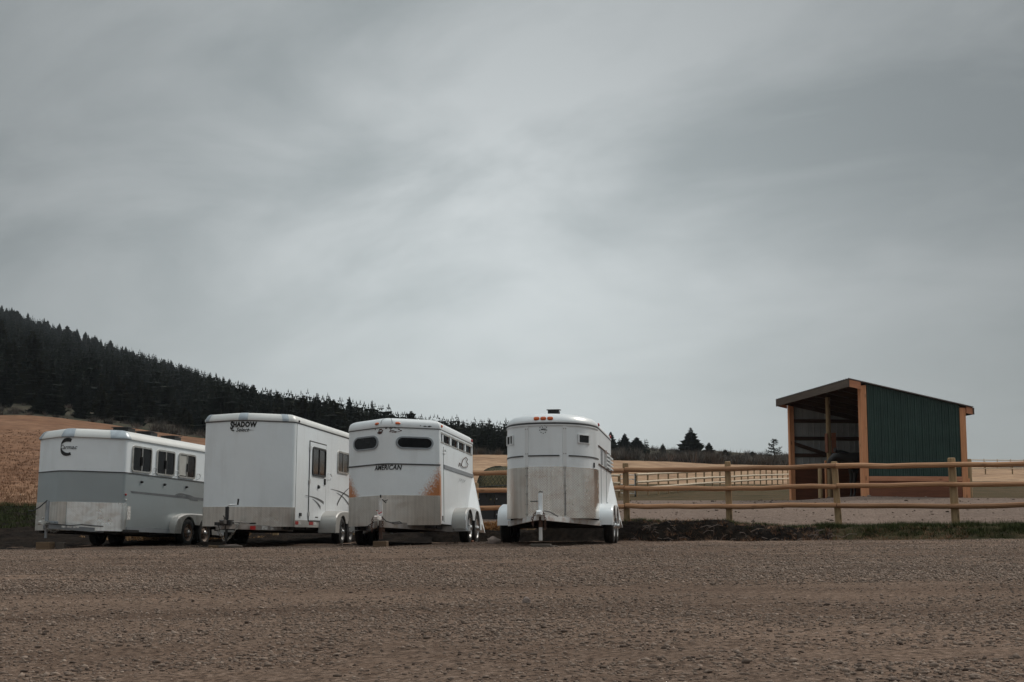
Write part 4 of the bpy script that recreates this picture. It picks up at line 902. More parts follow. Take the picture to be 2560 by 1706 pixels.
    mb = MB(); mb.tube([(hx-.08, .06, .62), (hx-.08, .0, .58), (hx-.06, -.04, .66)], .012, 6); mb.build('hitch_lever', M['red'], T)
    mb = MB(); mb.tube([(hx-.05, .07, .52), (hx-.1, .14, .44), (hx-.25, .28, .385), (hx-.4, .40, .40), (hx-.35, .36, .43), (hx-.2, .24, .41)], .011, 6); mb.tube([(hx, -.08, .42), (hx-.05, -.2, .36), (hx-.08, -.25, .30), (hx-.05, -.18, .25), (hx, -.08, .28)], .009, 6); mb.build('cable', M['black'], T)
    chain(MB(), [(hx, -.10, .50), (hx+.02, -.12, .36), (hx, -.12, .22)], .05, .0065).build('safety_chain', M['rust'], T); chain(MB(), [(hx, .10, .50), (hx+.02, .10, .36), (hx, .13, .22)], .05, .0065).build('safety_chain', M['rust'], T)
    return T
T_three = trailer_three()

# ------------------------------------------------------------------ trailer 4: round-nosed white with a high aluminium front
def trailer_four():
    W, xf, xn, zb, zt, zm, zk, r, ax, wy, xr = .907, 1.255, 2.66, .482, 2.32, 1.68, 1.461, .36, .475, 1.16, -2.46
    T = root_of('horse_trailer', 1.018, 30.073, .050, -8.019, .772, .328)
    tag(T, 'round-nosed white horse trailer with high bright aluminium front panels and three amber roof lamps', 'horse trailer', 'horse trailers parked in a row')
    ex = 2.25; fp = [Vector((xf-.02, -W))]
    for k in range(49):
        th = -math.pi/2+math.pi*k/48; s, c = math.sin(th), math.cos(th)
        fp.append(Vector((xf+(xn-xf)*abs(c)**(2/ex), W*math.copysign(abs(s)**(2/ex), s))))
    fp.append(Vector((xf-.02, W))); ns = Nose(fp); full = [Vector((xr, W)), Vector((xr, -W))]+fp
    strip(MB(), fp, zb+.02, zt).build('front_wall', M['white'], T, smooth=True)
    strip(MB(), [Vector((xr, W)), Vector((xr, -W)), Vector((xf-.02, -W))], zb+.04, zt).build('rear_wall', M['white'], T)
    hole = (-2.36, -.48, 1.62, 1.92)
    wall_holes(MB(), xr, xf-.02, zb+.03, zt, [hole], W).build('side_wall', M['white'], T)
    for k in range(4):
        z = 1.630+k*.082; mb = MB(); mb.add([(-2.44, W-.01, z), (-.42, W-.01, z), (-.42, W+.05, z-.01), (-2.44, W+.05, z-.01), (-2.44, W-.01, z+.036), (-.42, W-.01, z+.036), (-.42, W+.05, z+.024), (-2.44, W+.05, z+.024)], [(0, 1, 2, 3), (7, 6, 5, 4), (0, 4, 5, 1), (1, 5, 6, 2), (2, 6, 7, 3), (3, 7, 4, 0)]); mb.build('slat', M['white'], T)
    for x in (-.42, -1.42): mb = MB(); mb.bbox((x-.03, W, 1.58), (x+.03, W+.055, 1.96)); mb.build('slat_post', M['frame_white'], T)
    mb = MB(); mb.bbox((-2.44, W, 1.945), (1.2, W+.02, 1.965)); mb.bbox((-2.44, W, 1.575), (1.2, W+.02, 1.595)); mb.build('side_trim', M['rust'], T)
    mb = MB(); mb.bbox((.1, W, 1.63), (.55, W+.012, 1.93)); mb.build('hatch', M['rail_grey'], T)
    mb = MB(); mb.bbox((.55, W, .6), (.57, W+.008, 1.57)); mb.bbox((-.9, W, .8), (-.88, W+.008, 1.57)); mb.build('side_seam', M['rail_grey'], T)
    mb = MB(); strip(mb, fp, zt-.028, zt-.002, .016, .018); mb.build('roof_seal', M['seam'], T); mb = MB(); mb.bbox((xr, W-.002, zt-.014), (xf-.02, W+.008, zt)); mb.build('roof_seal', M['seam'], T)
    mb = MB(); strip(mb, fp, zt-.060, zt-.036, .014, .016); mb.build('gutter', M['roof_white'], T, smooth=True)
    prof = [(-.012, zt), (-.014, zt+.015), (.0, zt+.05), (.03, zt+.095), (.085, zt+.14), (.18, zt+.175), (.32, zt+.195), (.55, zt+.205)]
    loft_roof(MB(), full, prof, .01).build('roof', M['roof_white'], T, smooth=True)
    ys = lambda a, b, n=12: [ns.at(a+(b-a)*k/n) for k in range(n+1)]
    endL = [p for p in fp if p.y < -.86]; endR = [p for p in fp if p.y > .86]
    for seg in (ys(-.40, -.33, 3), ys(.33, .40, 3)): strip(MB(), seg, zk+.012, zt-.064, .010, .012).build('panel_trim', M['roof_white'], T)
    for y_ in (-.365, .365): strip(MB(), ys(y_-.016, y_+.016, 2), zb+.03, zk+.008, .011, .012).build('panel_trim', M['alu'], T)
    strip(MB(), endL+ys(-.855, -.385), zb, zk, .008, .009).build('stone_guard', M['tread'], T, smooth=True)  # darker plate copy paints in this panel's dimmer reflection
    strip(MB(), ys(-.345, .345), zb+.02, zk+.01, .007, .008).build('stone_guard', M['tread_bright'], T, smooth=True)
    strip(MB(), ys(.385, .855)+endR, zb, zk, .008, .009).build('stone_guard', M['tread_bright'], T, smooth=True)
    for seg in (endL+ys(-.855, -.44), ys(-.34, .27), ys(.44, .855)+endR): strip(MB(), seg, zm-.013, zm+.010, .012, .014).build('belt_moulding', M['seam'], T)
    mb = MB()
    for y in (-.385, -.348, .348, .385):
        for z in (.56, .75, .95, 1.10, 1.30, 1.44, 1.72, 2.2):
            q = ns.at(y, .011); mb.box((q.x, q.y, z), (.012, .012, .012))
    mb.build('screws', M['rust'], T)['kind'] = 'stuff'
    mb = MB(); strip(mb, ys(.366, .374, 1), zb+.05, 1.0, .014, .006); mb.build('seal_gap', M['seam'], T)
    front_window(T, ns, -.85, -.66, 2.02, .195, .012, M['roof_white'], .006, .022); front_window(T, ns, .60, .80, 2.02, .185, .012, M['roof_white'], .006, .022)
    for y in (-.17, -.035, .10):
        q = ns.at(y, -.015); lens(T, (q.x, q.y, zt+.075), (1, y*.4, .35), .115, .072, M['amber'], 'marker_light')
    lens(T, (1.15, W+.0, zt+.06), (0, 1, .2), .08, .07, M['red'], 'marker_light'); lens(T, (-2.15, W+.0, zt+.06), (0, 1, .2), .10, .08, M['red'], 'marker_light')
    box_vent(T, 1.35, .03, zt+.19, .22, .25, .17)
    # horseshoe emblem
    f = lambda y, z, d: (lambda q: (q.x, q.y, z))(ns.at(y, d)); v, q = [], []
    def addp(pts, polys):
        k = len(v); v.extend(pts); q.extend([tuple(k+i for i in t) for t in polys])
    c0 = (-.035, 2.19)
    for k in range(17):
        a = R(118+k*(304/16)); rx, rz = .068, .082
        if k % 2 == 0: addp(*poly2([(c0[0]+(rx+dx)*math.cos(a+da), c0[1]+(rz+dx)*math.sin(a+da)) for dx, da in ((-.008, -.10), (.010, -.10), (.010, .10), (-.008, .10))]))
        else: addp(*poly2([(c0[0]+(rx+dx)*math.cos(a+da), c0[1]+(rz+dx)*math.sin(a+da)) for dx, da in ((-.010, -.05), (-.004, -.05), (-.004, .05), (-.010, .05))]))
    addp(*poly2([(-.08, 2.185), (-.06, 2.20), (-.045, 2.195), (-.03, 2.205), (-.02, 2.19), (-.028, 2.17), (-.05, 2.175), (-.07, 2.168)])); addp(*poly2([(-.018, 2.165), (-.002, 2.225), (.014, 2.165)])); addp(*poly2([(-.06, 2.225), (-.045, 2.235), (-.035, 2.222), (-.048, 2.212)]))
    decal(v, q, f, .006, 'emblem', M['ink'], T)
    mb = MB(); p = ns.at(.86, .01); mb.box((p.x, p.y, 1.53), (.03, .03, .10)); mb.build('latch', M['black'], T)
    for s in (1, -1):
        mb = MB(); mb.add([(xr+.02, s*W, 1.50), (xr-.02, s*W, 1.50), (xr-.02, s*(wy-.01), .35), (xr+.02, s*(wy-.01), .35), (-1.10, s*(wy+.02), .50), (-1.0, s*W, .90), (-1.1, s*W, .35), (xr+.02, s*W, .35)], [(0, 3, 4, 5), (0, 1, 2, 3), (3, 7, 6, 4), (4, 6, 5), (1, 0, 7), (1, 7, 2)]); mb.build('rear_flare', M['white'], T)
        fender(T, s, W, wy, ax, r, 1.10, -1.08, .82, .37, M['white'], M['white'])
    add_wheels(T, r, ax, wy, 'star'); undercarriage(T, xr, xf, W, zb+.03, ax, wy, r)
    hx = 3.62; zc = .50
    for s in (-1, 1): MB().beam((hx-.05, s*.05, zc-.02), (1.15, s*.92, .40), .06, .10).build('tongue_beam', M['frame_white'], T)
    coupler(T, hx+.06, zc+.05, M['white'])
    jx = hx-.14; mb = MB(); mb.tube([(jx, 0, .50), (jx, 0, .93)], .042, 10); mb.build('jack', M['white'], T, smooth=True)
    mb = MB(); mb.tube([(jx, 0, .30), (jx, 0, .50)], .036, 10); mb.build('jack_sleeve', M['rust'], T, smooth=True); mb = MB(); mb.tube([(jx, 0, .055), (jx, 0, .30)], .032, 10); mb.build('jack_leg', M['frame_white'], T, smooth=True)
    mb = MB(); mb.tube([(jx, -.03, .93), (jx, -.02, .96), (jx, .05, .95)], .010, 6); mb.tube([(jx+.01, -.05, .78), (jx+.01, -.19, .78)], .012, 6); mb.build('jack_crank', M['black'], T)
    mb = MB(); mb.tube([(hx-.05, .08, .60), (hx-.15, .18, .58), (hx-.25, .26, .53), (hx-.3, .31, .50)], .011, 6); mb.build('cable', M['black'], T)
    chain(MB(), [(hx+.02, -.07, .57), (hx+.05, -.13, .46), (hx+.02, -.12, .30)], .05, .0075).build('safety_chain', M['rust'], T); chain(MB(), [(hx+.02, .07, .57), (hx+.05, .11, .44), (hx+.02, .10, .26)], .05, .0075).build('safety_chain', M['rust'], T)
    return T
T_four = trailer_four()

# ------------------------------------------------------------------ things under and beside the trailers
def wpos(T, p): return T.matrix_world @ Vector(p)
def gz(x, y): return float(max(yard_relief(np.array([x]), np.array([y]))[0], ter_z(np.array([x]), np.array([y]))[0] if y > 32 and x/y < az(1060) else -9))
def block(name, label, cat, p, d, rz, mat, dz=0.0, group=None, bev=.008):
    z = gz(p.x, p.y)+dz; o = MB().box((0, 0, d[2]/2), d).build(name, mat, None, bevel=bev); o.location = (p.x, p.y, z); o.rotation_euler = (0, 0, rz); return tag(o, label, cat, group)
p = wpos(T_one, (4.65, -.05, 0)); block('timber_block', 'squared brown timber block under the jack of the grey and white trailer', 'timber block', p, (.30, .28, .17), R(-8), M['block'], -.01)
block('timber_block', 'short dark timber block lying right of the leftmost jack block', 'timber block', p+Vector((.30, .12, 0)), (.16, .3, .15), R(5), M['board'], -.02)
p = wpos(T_two, (5.03, 0, 0)); block('plank', 'flat weathered plank under the jack of the tall white trailer', 'plank', p+Vector((.02, .0, 0)), (.62, .25, .05), R(9), M['board'], 0)
block('timber_block', 'small dark wood chunk in front of the tall white trailer jack', 'timber block', p+Vector((-.22, -.18, 0)), (.18, .12, .07), R(-14), M['block'], -.01)
p = wpos(T_three, (3.79, .02, 0)); block('timber_block', 'light brown timber block under the jack of the rusty-cornered trailer', 'timber block', p, (.27, .24, .13), R(-6), M['block'], -.01)
p = wpos(T_three, (-.02, 1.17, 0)); block('wheel_chock', 'reddish wooden chock between the wheels of the rusty-cornered trailer', 'wheel chock', p, (.15, .2, .09), R(-7), M['ply'], -.01)
p = wpos(T_four, (3.48, 0, 0)); block('plank', 'lower of two grey planks under the round-nosed trailer jack', 'plank', p+Vector((.07, 0, 0)), (.48, .26, .030), R(4), M['board'], 0, bev=.003)
block('plank', 'upper of two grey planks under the round-nosed trailer jack', 'plank', p+Vector((.0, .0, 0)), (.38, .22, .028), R(-6), M['board'], .031, bev=.003)
def rock(name, label, p, d, seed, mat):
    rr = random.Random(seed); bm = bmesh.new(); bmesh.ops.create_icosphere(bm, subdivisions=3, radius=.5)
    for v in bm.verts:
        n_ = v.co.normalized(); k = 1+.22*math.sin(3*n_.x+seed)+.16*math.sin(5*n_.y+seed*2)+.10*math.sin(9*n_.z+4*n_.x)+rr.uniform(-.03, .03)
        v.co = Vector((n_.x*d[0]/2*k, n_.y*d[1]/2*k, max(-.3, n_.z)*d[2]/2*k+d[2]*.2))
    me = bpy.data.meshes.new(name); bm.to_mesh(me); bm.free(); me.materials.append(mat); me.polygons.foreach_set('use_smooth', [True]*len(me.polygons))
    o = link(name, me, None, (p.x, p.y, gz(p.x, p.y)-.01)); return tag(o, label, 'rock')
p = wpos(T_four, (1.15, -1.22, 0)); rock('rock', 'pinkish rock against the left front tyre of the round-nosed trailer', p, (.28, .24, .19), 3, M['rock'])
p = wpos(T_two, (4.3, -.1, 0)); rock('rock', 'flat pale rock beside the plank before the tall white trailer', p, (.26, .2, .12), 5, M['rock'])
rock('stone', 'lone fist-sized buff stone on the open gravel near the middle', Vector((.076, 7.6, 0)), (.055, .05, .05), 8, M['rock'])

# ------------------------------------------------------------------ near rail fence
F0 = Vector((2.77, 34.5, 0)); FD = Vector((2.296, -1.104, 0))
def fpos(k): return F0+FD*k
fen = empty('rail_fence', fpos(0)); tag(fen, 'three-rail round pole fence crossing behind the trailers and in front of the shed', 'fence')
FZ0 = 0.0; frz = math.atan2(FD.y, FD.x); rr = random.Random(5)
def pole(a, b, r0, r1, seed, n=9, seg=9, wob=.012):
    q = random.Random(seed); mb = MB(); a = Vector(a); b = Vector(b); pts = []
    for i in range(seg+1):
        t = i/seg; pts.append(a.lerp(b, t)+Vector((0, q.uniform(-wob, wob), q.uniform(-wob, wob)-.018*math.sin(math.pi*t))))
    return mb.tube(pts, [r0*(1-i/seg)+r1*i/seg+q.uniform(-.002, .002) for i in range(seg+1)], n)
LEAN = {2: -.075, 3: -.05, 0: -.03, 1: -.02}
for k in range(-5, 5):
    p = fpos(k); zb = float(ter_z(np.array([p.x]), np.array([p.y]))[0])-.5; zt = 1.90+rr.uniform(-.02, .03)-(.03 if k == 2 else 0)
    if p.y > 38: zt = zb+.5+1.35
    mb = MB(); r_ = .078+rr.uniform(-.004, .01); ln = LEAN.get(k, rr.uniform(-.02, .02))
    mb.tube([(-ln*.25, 0, zb), (0, 0, zb+.5), (ln*.9, 0, zt-.04), (ln, 0, zt-.012), (ln, 0, zt)], [r_*1.06, r_*1.03, r_*.96, r_*.92, r_*.72], 12)
    o = mb.build('post', M['post'], fen, smooth=True); o.location = p-fpos(0); o.rotation_euler = (0, 0, rr.uniform(0, 6))
    o.rotation_euler = (0, 0, frz)
nrm_f = Vector((FD.y, -FD.x, 0)).normalized()
if nrm_f.y > 0: nrm_f = -nrm_f
for row, z in enumerate((1.752, 1.313, .872)):
    for k in (-5, -4, -2, 0, 2):
        k1 = -4 if k == -5 else k+2
        a = fpos(k)+nrm_f*.115; b = fpos(k1)+nrm_f*.115; L = (b-a).length
        lift = 0 if a.y < 38 else float(ter_z(np.array([a.x]), np.array([a.y]))[0])-.45
        mb = pole((.005, 0, 0), (L-.01, 0, 0), .059+rr.uniform(-.003, .004), .055+rr.uniform(-.004, .004), k*7+row, wob=.016)
        o = mb.build('rail', M['pole'], fen, smooth=True); o.location = a-fpos(0)+Vector((0, 0, z+rr.uniform(-.012, .012))); o.rotation_euler = (0, 0, frz)
# ------------------------------------------------------------------ far fences and gate
def far_fence(label, A, B, n, zs, h, rp, rr_, group='far paddock fences', post_mat=None):
    A = Vector(A); B = Vector(B); z = lambda q: float(ter_z(np.array([q.x]), np.array([q.y]))[0])
    F = empty('paddock_fence', (A.x, A.y, 0)); tag(F, label, 'fence', group); me = None
    me = MB().tube([(0, 0, -.3), (0, 0, h-.02), (0, 0, h)], [rp, rp*.95, rp*.7], 7).build('post', post_mat or M['post'], F, smooth=True)
    q0 = Vector((A.x, A.y, 0))
    for i in range(n+1):
        p = A.lerp(B, i/n); o = me if i == 0 else me.copy()
        if i: col.objects.link(o); o.parent = F
        o.location = Vector((p.x, p.y, z(p)))-q0
    for zr in zs:
        for i in range(0, n, 2):
            j = min(n, i+2); a = A.lerp(B, i/n); b = A.lerp(B, j/n); a = Vector((a.x, a.y-.12, z(a)+zr)); b = Vector((b.x, b.y-.12, z(b)+zr))
            MB().tube([a-q0, (a+b)/2-q0+Vector((0, 0, -.01)), b-q0], rr_, 7).build('rail', M['pale_rail'], F, smooth=True)
    return F
def P(px, Y): return (az(px)*Y, Y, 0)
far_fence('long pale-railed fence crossing the paddock between gate and shed', P(1593, 82), P(1985, 125), 21, (1.27, .83, .47), 1.34, .056, .068)
far_fence('short pale-railed fence seen just right of the round-nosed trailer', P(1549, 80), P(1440, 78), 2, (1.22, .80, .38), 1.32, .085, .062)
far_fence('far two-rail fence right of the shed', P(2330, 150), P(2860, 160), 8, (1.0, .62), 1.35, .075, .06)
far_fence('farthest pale fence across the dry field at the right edge', P(2300, 196), P(2900, 196), 18, (1.1, .65), 1.25, .06, .06)
ga, gb = Vector(P(1551, 80.5)), Vector(P(1589, 82)); gz0 = float(ter_z(np.array([ga.x]), np.array([ga.y]))[0])
G = empty('pipe_gate', (ga.x, ga.y, gz0)); tag(G, 'thin white pipe gate in the far paddock fence', 'gate')
d = Vector((gb.x-ga.x, gb.y-ga.y, 0))
for zr in (.25, .45, .75, 1.05, 1.3): MB().tube([(0, 0, zr), tuple(d+Vector((0, 0, zr)))], .022, 6).build('gate_bar', M['label_white'], G)
for t in (0.02, .98): MB().tube([tuple(d*t+Vector((0, 0, .2))), tuple(d*t+Vector((0, 0, 1.33)))], .025, 6).build('gate_upright', M['label_white'], G)
MB().tube([tuple(d*1.02+Vector((0, 0, .0))), tuple(d*1.02+Vector((0, 0, 1.4)))], .06, 8).build('latch_post', M['black'], G)
def lone_post(label, px, Y, h, r):
    x, y, _ = P(px, Y); z = float(ter_z(np.array([x]), np.array([y]))[0]); o = MB().tube([(0, 0, -.2), (.01, 0, h-.03), (.01, 0, h)], [r, r*.95, r*.7], 10).build('fence_post', M['post'], None, smooth=True, loc=(x, y, z)); tag(o, label, 'post')
lone_post('grey-brown round post standing behind the right corner of the shed', 2429, 49.5, 1.36, .08)
lone_post('slim green-grey post standing at the mouth of the shed', 2053, 48.6, 1.05, .075)
lone_post('pale post end beside the rear of the rusty-cornered trailer', 1189, 37.4, 1.12, .07)

# ------------------------------------------------------------------ shed
SX, SY, SZ = 11.34, 46.0, 1.30; srot = math.atan2(.1144, .9934); LB, DB, HF, HB = 7.67, 3.39, 3.64, 2.92
S = empty('loafing_shed', (SX, SY, SZ), srot); tag(S, 'open-fronted horse shed with dark green metal side and orange timber posts', 'shed')
slope = (HB-HF)/DB
def sheet(name, p0, sdir, nrm, width, zb, zt, mat, parent=S, updir=None, pitch=.229):
    """ribbed metal sheet: profile along sdir, extruded between zb(s) and zt(s)"""
    s0 = [(0, 0)]; x = 0
    while x < width-1e-6:
        for ds, h in ((.004, 0), (.014, .028), (.040, .028), (.050, 0), (.095, 0), (.102, .012), (.112, .012), (.119, 0), (.160, 0), (.167, .012), (.177, .012), (.184, 0)):
            if x+ds < width: s0.append((x+ds, h))
        x += pitch
    s0.append((width, 0)); p0 = Vector(p0); sd_ = Vector(sdir); nn = Vector(nrm); vs = []; m = len(s0)
    for off in (0, -.006):
        for s_, h in s0:
            b = p0+sd_*s_+nn*(h+off); vs += [b+zb(s_), b+zt(s_)]
    fs = [(2*i, 2*i+2, 2*i+3, 2*i+1) for i in range(m-1)]+[(2*m+2*i, 2*m+2*i+1, 2*m+2*i+3, 2*m+2*i+2) for i in range(m-1)]
    fs += [(0, 1, 2*m+1, 2*m), (2*m-2, 4*m-2, 4*m-1, 2*m-1)]
    return MB().add(vs, fs).build(name, mat, parent)
U = Vector((0, 0, 1)); pw = .916
x = .16
while x < DB-.1:
    w = min(pw, DB-.10-x); xx = x
    sheet('siding_panel', (xx, -.005, 0), (1, 0, 0), (0, -1, 0), w-.002, lambda s_: U*.66, lambda s_, xx=xx: U*(HF+slope*(xx+s_)+.066), M['green']); x += w
y = 0
while y < LB-.05:
    w = min(pw, LB-y); sheet('siding_panel', (DB+.005, y, 0), (0, 1, 0), (1, 0, 0), w-.002, lambda s_: U*.66, lambda s_: U*(HB-.05), M['green']); y += w
x = .0
while x < DB-.05:
    w = min(pw, DB-x); xx = x
    sheet('siding_panel', (xx, LB+.005, 0), (1, 0, 0), (0, -1, 0), w-.002, lambda s_: U*.9, lambda s_, xx=xx: U*(HF+slope*(xx+s_)+.06), M['galv'])['label'] = 'pale bare metal panel of the far inside wall'; x += w
y = -.12
while y < LB+.1:
    w = min(pw, LB+.12-y); yy = y
    ex0, ex1 = -.47, DB+.34
    sheet('roof_panel', (ex0, yy, HF+slope*ex0+.085), (0, 1, 0), (.2, 0, .98), w-.002, lambda s_: Vector((0, 0, 0)), lambda s_: Vector((ex1-ex0, 0, slope*(ex1-ex0))), M['roof_metal']); y += w
def sbox(name, lo, hi, mat, label=None):
    o = MB().bbox(lo, hi).build(name, mat, S, bevel=.004)
    if label: o['label'] = label
    return o
# posts
for (lo, hi) in (((0, -.045, -.3), (.145, .0, HF-.02)), ((-.045, -.045, -.3), (0, .23, HF-.03)), ((0, .0, -.3), (.14, .14, HF-.06)), ((DB-.10, -.045, -.3), (DB+.10, .0, HB+.0)), ((DB-.07, .0, -.3), (DB+.0, .14, HB-.05)), ((DB-.0, -.04, -.3), (DB+.16, .03, .62)),
                 ((-.045, LB-.16, -.3), (0, LB+.05, HF-.03)), ((0, LB-.14, -.3), (.14, LB-.0, HF-.06)), ((DB-.14, LB-.14, -.3), (DB, LB, HB-.05))): sbox('post', lo, hi, M['lumber'])
MB().tube([(.10, 3.57, -.3), (.10, 3.57, HF-.1)], .085, 12).build('post', M['post'], S, smooth=True)['label'] = 'round middle post of the open front'
sbox('post_guard', (.0, 3.44, 1.62), (.03, 3.70, 2.28), M['ply'], 'red board fixed to the middle post'); sbox('post_guard', (.17, 3.47, 1.60), (.33, 3.50, 2.30), M['ply']); sbox('brace_board', (-.02, 3.66, .0), (.03, 3.75, 1.35), M['lumber'])
# skirt of the near side
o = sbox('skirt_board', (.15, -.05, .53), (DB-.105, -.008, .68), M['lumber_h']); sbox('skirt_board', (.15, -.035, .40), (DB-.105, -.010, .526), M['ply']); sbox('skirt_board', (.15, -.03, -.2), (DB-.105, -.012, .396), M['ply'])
# fascias and rake ends
hz = HF+slope*(-.45)
sbox('fascia_board', (-.47, -.11, hz-.175), (-.43, LB*.5, hz+.07), M['fascia']); sbox('fascia_board', (-.47, LB*.5+.01, hz-.175), (-.43, LB+.11, hz+.07), M['fascia'])
def rake(x0, x1, h, y, mat, name='rake_board'):
    z0, z1 = HF+slope*x0+.07, HF+slope*x1+.07
    vs = [(x0, y, z0-h), (x1, y, z1-h), (x1, y, z1), (x0, y, z0)]+[(x0, y+.04, z0-h), (x1, y+.04, z1-h), (x1, y+.04, z1), (x0, y+.04, z0)]
    return MB().add(vs, [(0, 1, 2, 3), (7, 6, 5, 4), (0, 4, 5, 1), (1, 5, 6, 2), (2, 6, 7, 3), (3, 7, 4, 0)]).build(name, mat, S)
rake(-.428, -.05, .235, -.10, M['lumber_h']); rake(DB+.12, DB+.33, .22, -.07, M['lumber_h']); rake(-.428, -.05, .235, LB+.06, M['lumber_h']); rake(DB+.05, DB+.33, .22, LB+.06, M['lumber_h'])
hb = HF+slope*(DB+.33); sbox('fascia_board', (DB+.335, -.11, hb-.15), (DB+.37, LB+.11, hb+.07), M['fascia'])
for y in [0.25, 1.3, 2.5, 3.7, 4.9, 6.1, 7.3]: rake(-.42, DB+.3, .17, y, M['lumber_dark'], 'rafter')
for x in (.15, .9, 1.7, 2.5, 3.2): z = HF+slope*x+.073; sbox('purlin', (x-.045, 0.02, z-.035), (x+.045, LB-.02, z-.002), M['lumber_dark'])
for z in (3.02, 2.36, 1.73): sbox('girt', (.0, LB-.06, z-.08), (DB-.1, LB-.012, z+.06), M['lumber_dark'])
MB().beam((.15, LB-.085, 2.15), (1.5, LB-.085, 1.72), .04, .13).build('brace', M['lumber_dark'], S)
for z in (1.0, 1.9, 2.5): sbox('girt', (DB-.05, .1, z-.08), (DB-.008, LB-.1, z+.06), M['lumber_dark'])
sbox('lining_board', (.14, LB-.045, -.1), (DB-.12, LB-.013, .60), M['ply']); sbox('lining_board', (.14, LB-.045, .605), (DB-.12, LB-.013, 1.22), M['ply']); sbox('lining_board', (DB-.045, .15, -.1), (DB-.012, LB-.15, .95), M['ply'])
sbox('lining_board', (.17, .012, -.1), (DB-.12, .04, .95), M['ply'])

# ------------------------------------------------------------------ horse in the shed
HR = empty('horse', (12.15, 49.0, 1.335), R(187)); tag(HR, 'dark horse standing in the shade of the shed, head hanging behind the middle post', 'horse')
bm_v = [(-.80, 0, 1.36, .25), (-.40, 0, 1.33, .28), (0, 0, 1.26, .30), (.40, 0, 1.27, .27), (.64, 0, 1.29, .27), (.86, 0, 1.37, .235), (1.06, 0, 1.43, .18), (1.22, 0, 1.30, .13), (1.32, 0, 1.08, .085), (1.36, 0, .97, .07)]
ed = [(i, i+1) for i in range(9)]
def leg(pts, root_i):
    k = len(bm_v); bm_v.extend(pts); ed.append((root_i, k)); ed.extend([(k+i, k+i+1) for i in range(len(pts)-1)])
for s in (-1, 1):
    leg([(.46, s*.15, 1.05, .12), (.44, s*.17, .86, .085), (.48, s*.16, .50, .055), (.47, s*.16, .18, .038), (.50, s*.16, .09, .045), (.52, s*.16, .02, .06)], 3)
    leg([(-.78, s*.15, 1.12, .17), (-.64, s*.18, .92, .125), (-.93, s*.16, .56, .06), (-.90, s*.16, .18, .042), (-.86, s*.16, .09, .046), (-.84, s*.16, .02, .06)], 0)
me = bpy.data.meshes.new('body'); me.from_pydata([v[:3] for v in bm_v], ed, []); me.materials.append(M['horse'])
ob = link('body', me, HR); sk = ob.modifiers.new('skin', 'SKIN'); sk.use_smooth_shade = True
for i, v in enumerate(me.skin_vertices[0].data): v.radius = (bm_v[i][3], bm_v[i][3]); v.use_root = (i == 2)
ss = ob.modifiers.new('sub', 'SUBSURF'); ss.levels = 2; ss.render_levels = 2
for s in (-1, 1): MB().tube([(1.08, s*.06, 1.58), (1.07, s*.07, 1.66), (1.09, s*.065, 1.73)], [.03, .032, .006], 6).build('ear', M['horse'], HR, smooth=True)
mb = MB(); mb.tube([(-1.02, 0, 1.38), (-1.14, 0, 1.2), (-1.18, .02, .9), (-1.16, .02, .55)], [.04, .07, .09, .02], 8); mb.build('tail', M['hair'], HR, smooth=True)
mb = MB(); mb.tube([(1.10, .03, 1.60), (.9, .05, 1.58), (.70, .06, 1.53), (.5, .05, 1.50)], [.03, .06, .06, .02], 8); mb.build('mane', M['hair'], HR, smooth=True)
mb = MB(); mb.lathe([(-.01, .105), (.01, .105)], (0, 0, 0), 'z', 14); h_ = mb.build('halter', M['halter'], HR); h_.location = (1.28, 0, 1.16); h_.rotation_euler = (0, .38, 0)

# ------------------------------------------------------------------ hay feeder, net-covered bale, straw
fx, fy = az(1262)*40.2, 40.2; fz = float(ter_z(np.array([fx]), np.array([fy]))[0])
Fd = empty('hay_feeder', (fx, fy, fz-.05)); tag(Fd, 'black plastic ring feeder with bolted panels behind the rail fence', 'hay feeder')
ns_ = 10; Rf = .92
for k in range(ns_):
    a0, a1 = 2*math.pi*k/ns_, 2*math.pi*(k+1)/ns_; vs = []
    for rr_ in (Rf, Rf-.035):
        for a in (a0+.012, a1-.012):
            for z in (0, .72): vs.append((rr_*math.cos(a), rr_*math.sin(a), z))
    o = MB().add(vs, [(0, 2, 3, 1), (4, 5, 7, 6), (0, 1, 5, 4), (2, 6, 7, 3), (1, 3, 7, 5), (0, 4, 6, 2)]).build('feeder_panel', M['hdpe'], Fd)
    for z in (.14, .36, .56): lens(Fd, ((Rf+.002)*math.cos(a0+.08), (Rf+.002)*math.sin(a0+.08), z), (math.cos(a0), math.sin(a0), 0), .035, .035, M['steel'], 'bolt')
MB().lathe([(.715, Rf-.04), (.72, Rf+.02), (.75, Rf+.015), (.75, Rf-.04)], (0, 0, 0), 'z', 30).build('rim', M['hdpe'], Fd)
bal = empty('hay_bale', (fx, fy, fz)); tag(bal, 'large round hay bale under a dark slow-feed net in the ring feeder', 'hay bale')
prof = [(.05, .001), (.05, .80), (.5, .84), (.9, .80), (1.15, .72), (1.32, .55), (1.40, .3), (1.42, .001)]
vs = []; nb_ = 44
for z, r_ in prof:
    for k in range(nb_): a = 2*math.pi*k/nb_; q = 1+.05*math.sin(3*a+z*2)+.03*math.sin(7*a+z*5); vs.append((r_*q*math.cos(a), r_*q*math.sin(a), z+.03*math.sin(2*a+1)*(z > .8)))
o = MB().add(vs, [(i*nb_+k, i*nb_+(k+1) % nb_, (i+1)*nb_+(k+1) % nb_, (i+1)*nb_+k) for i in range(len(prof)-1) for k in range(nb_)]).build('hay', M['hay'], bal, smooth=True)
mb = MB()
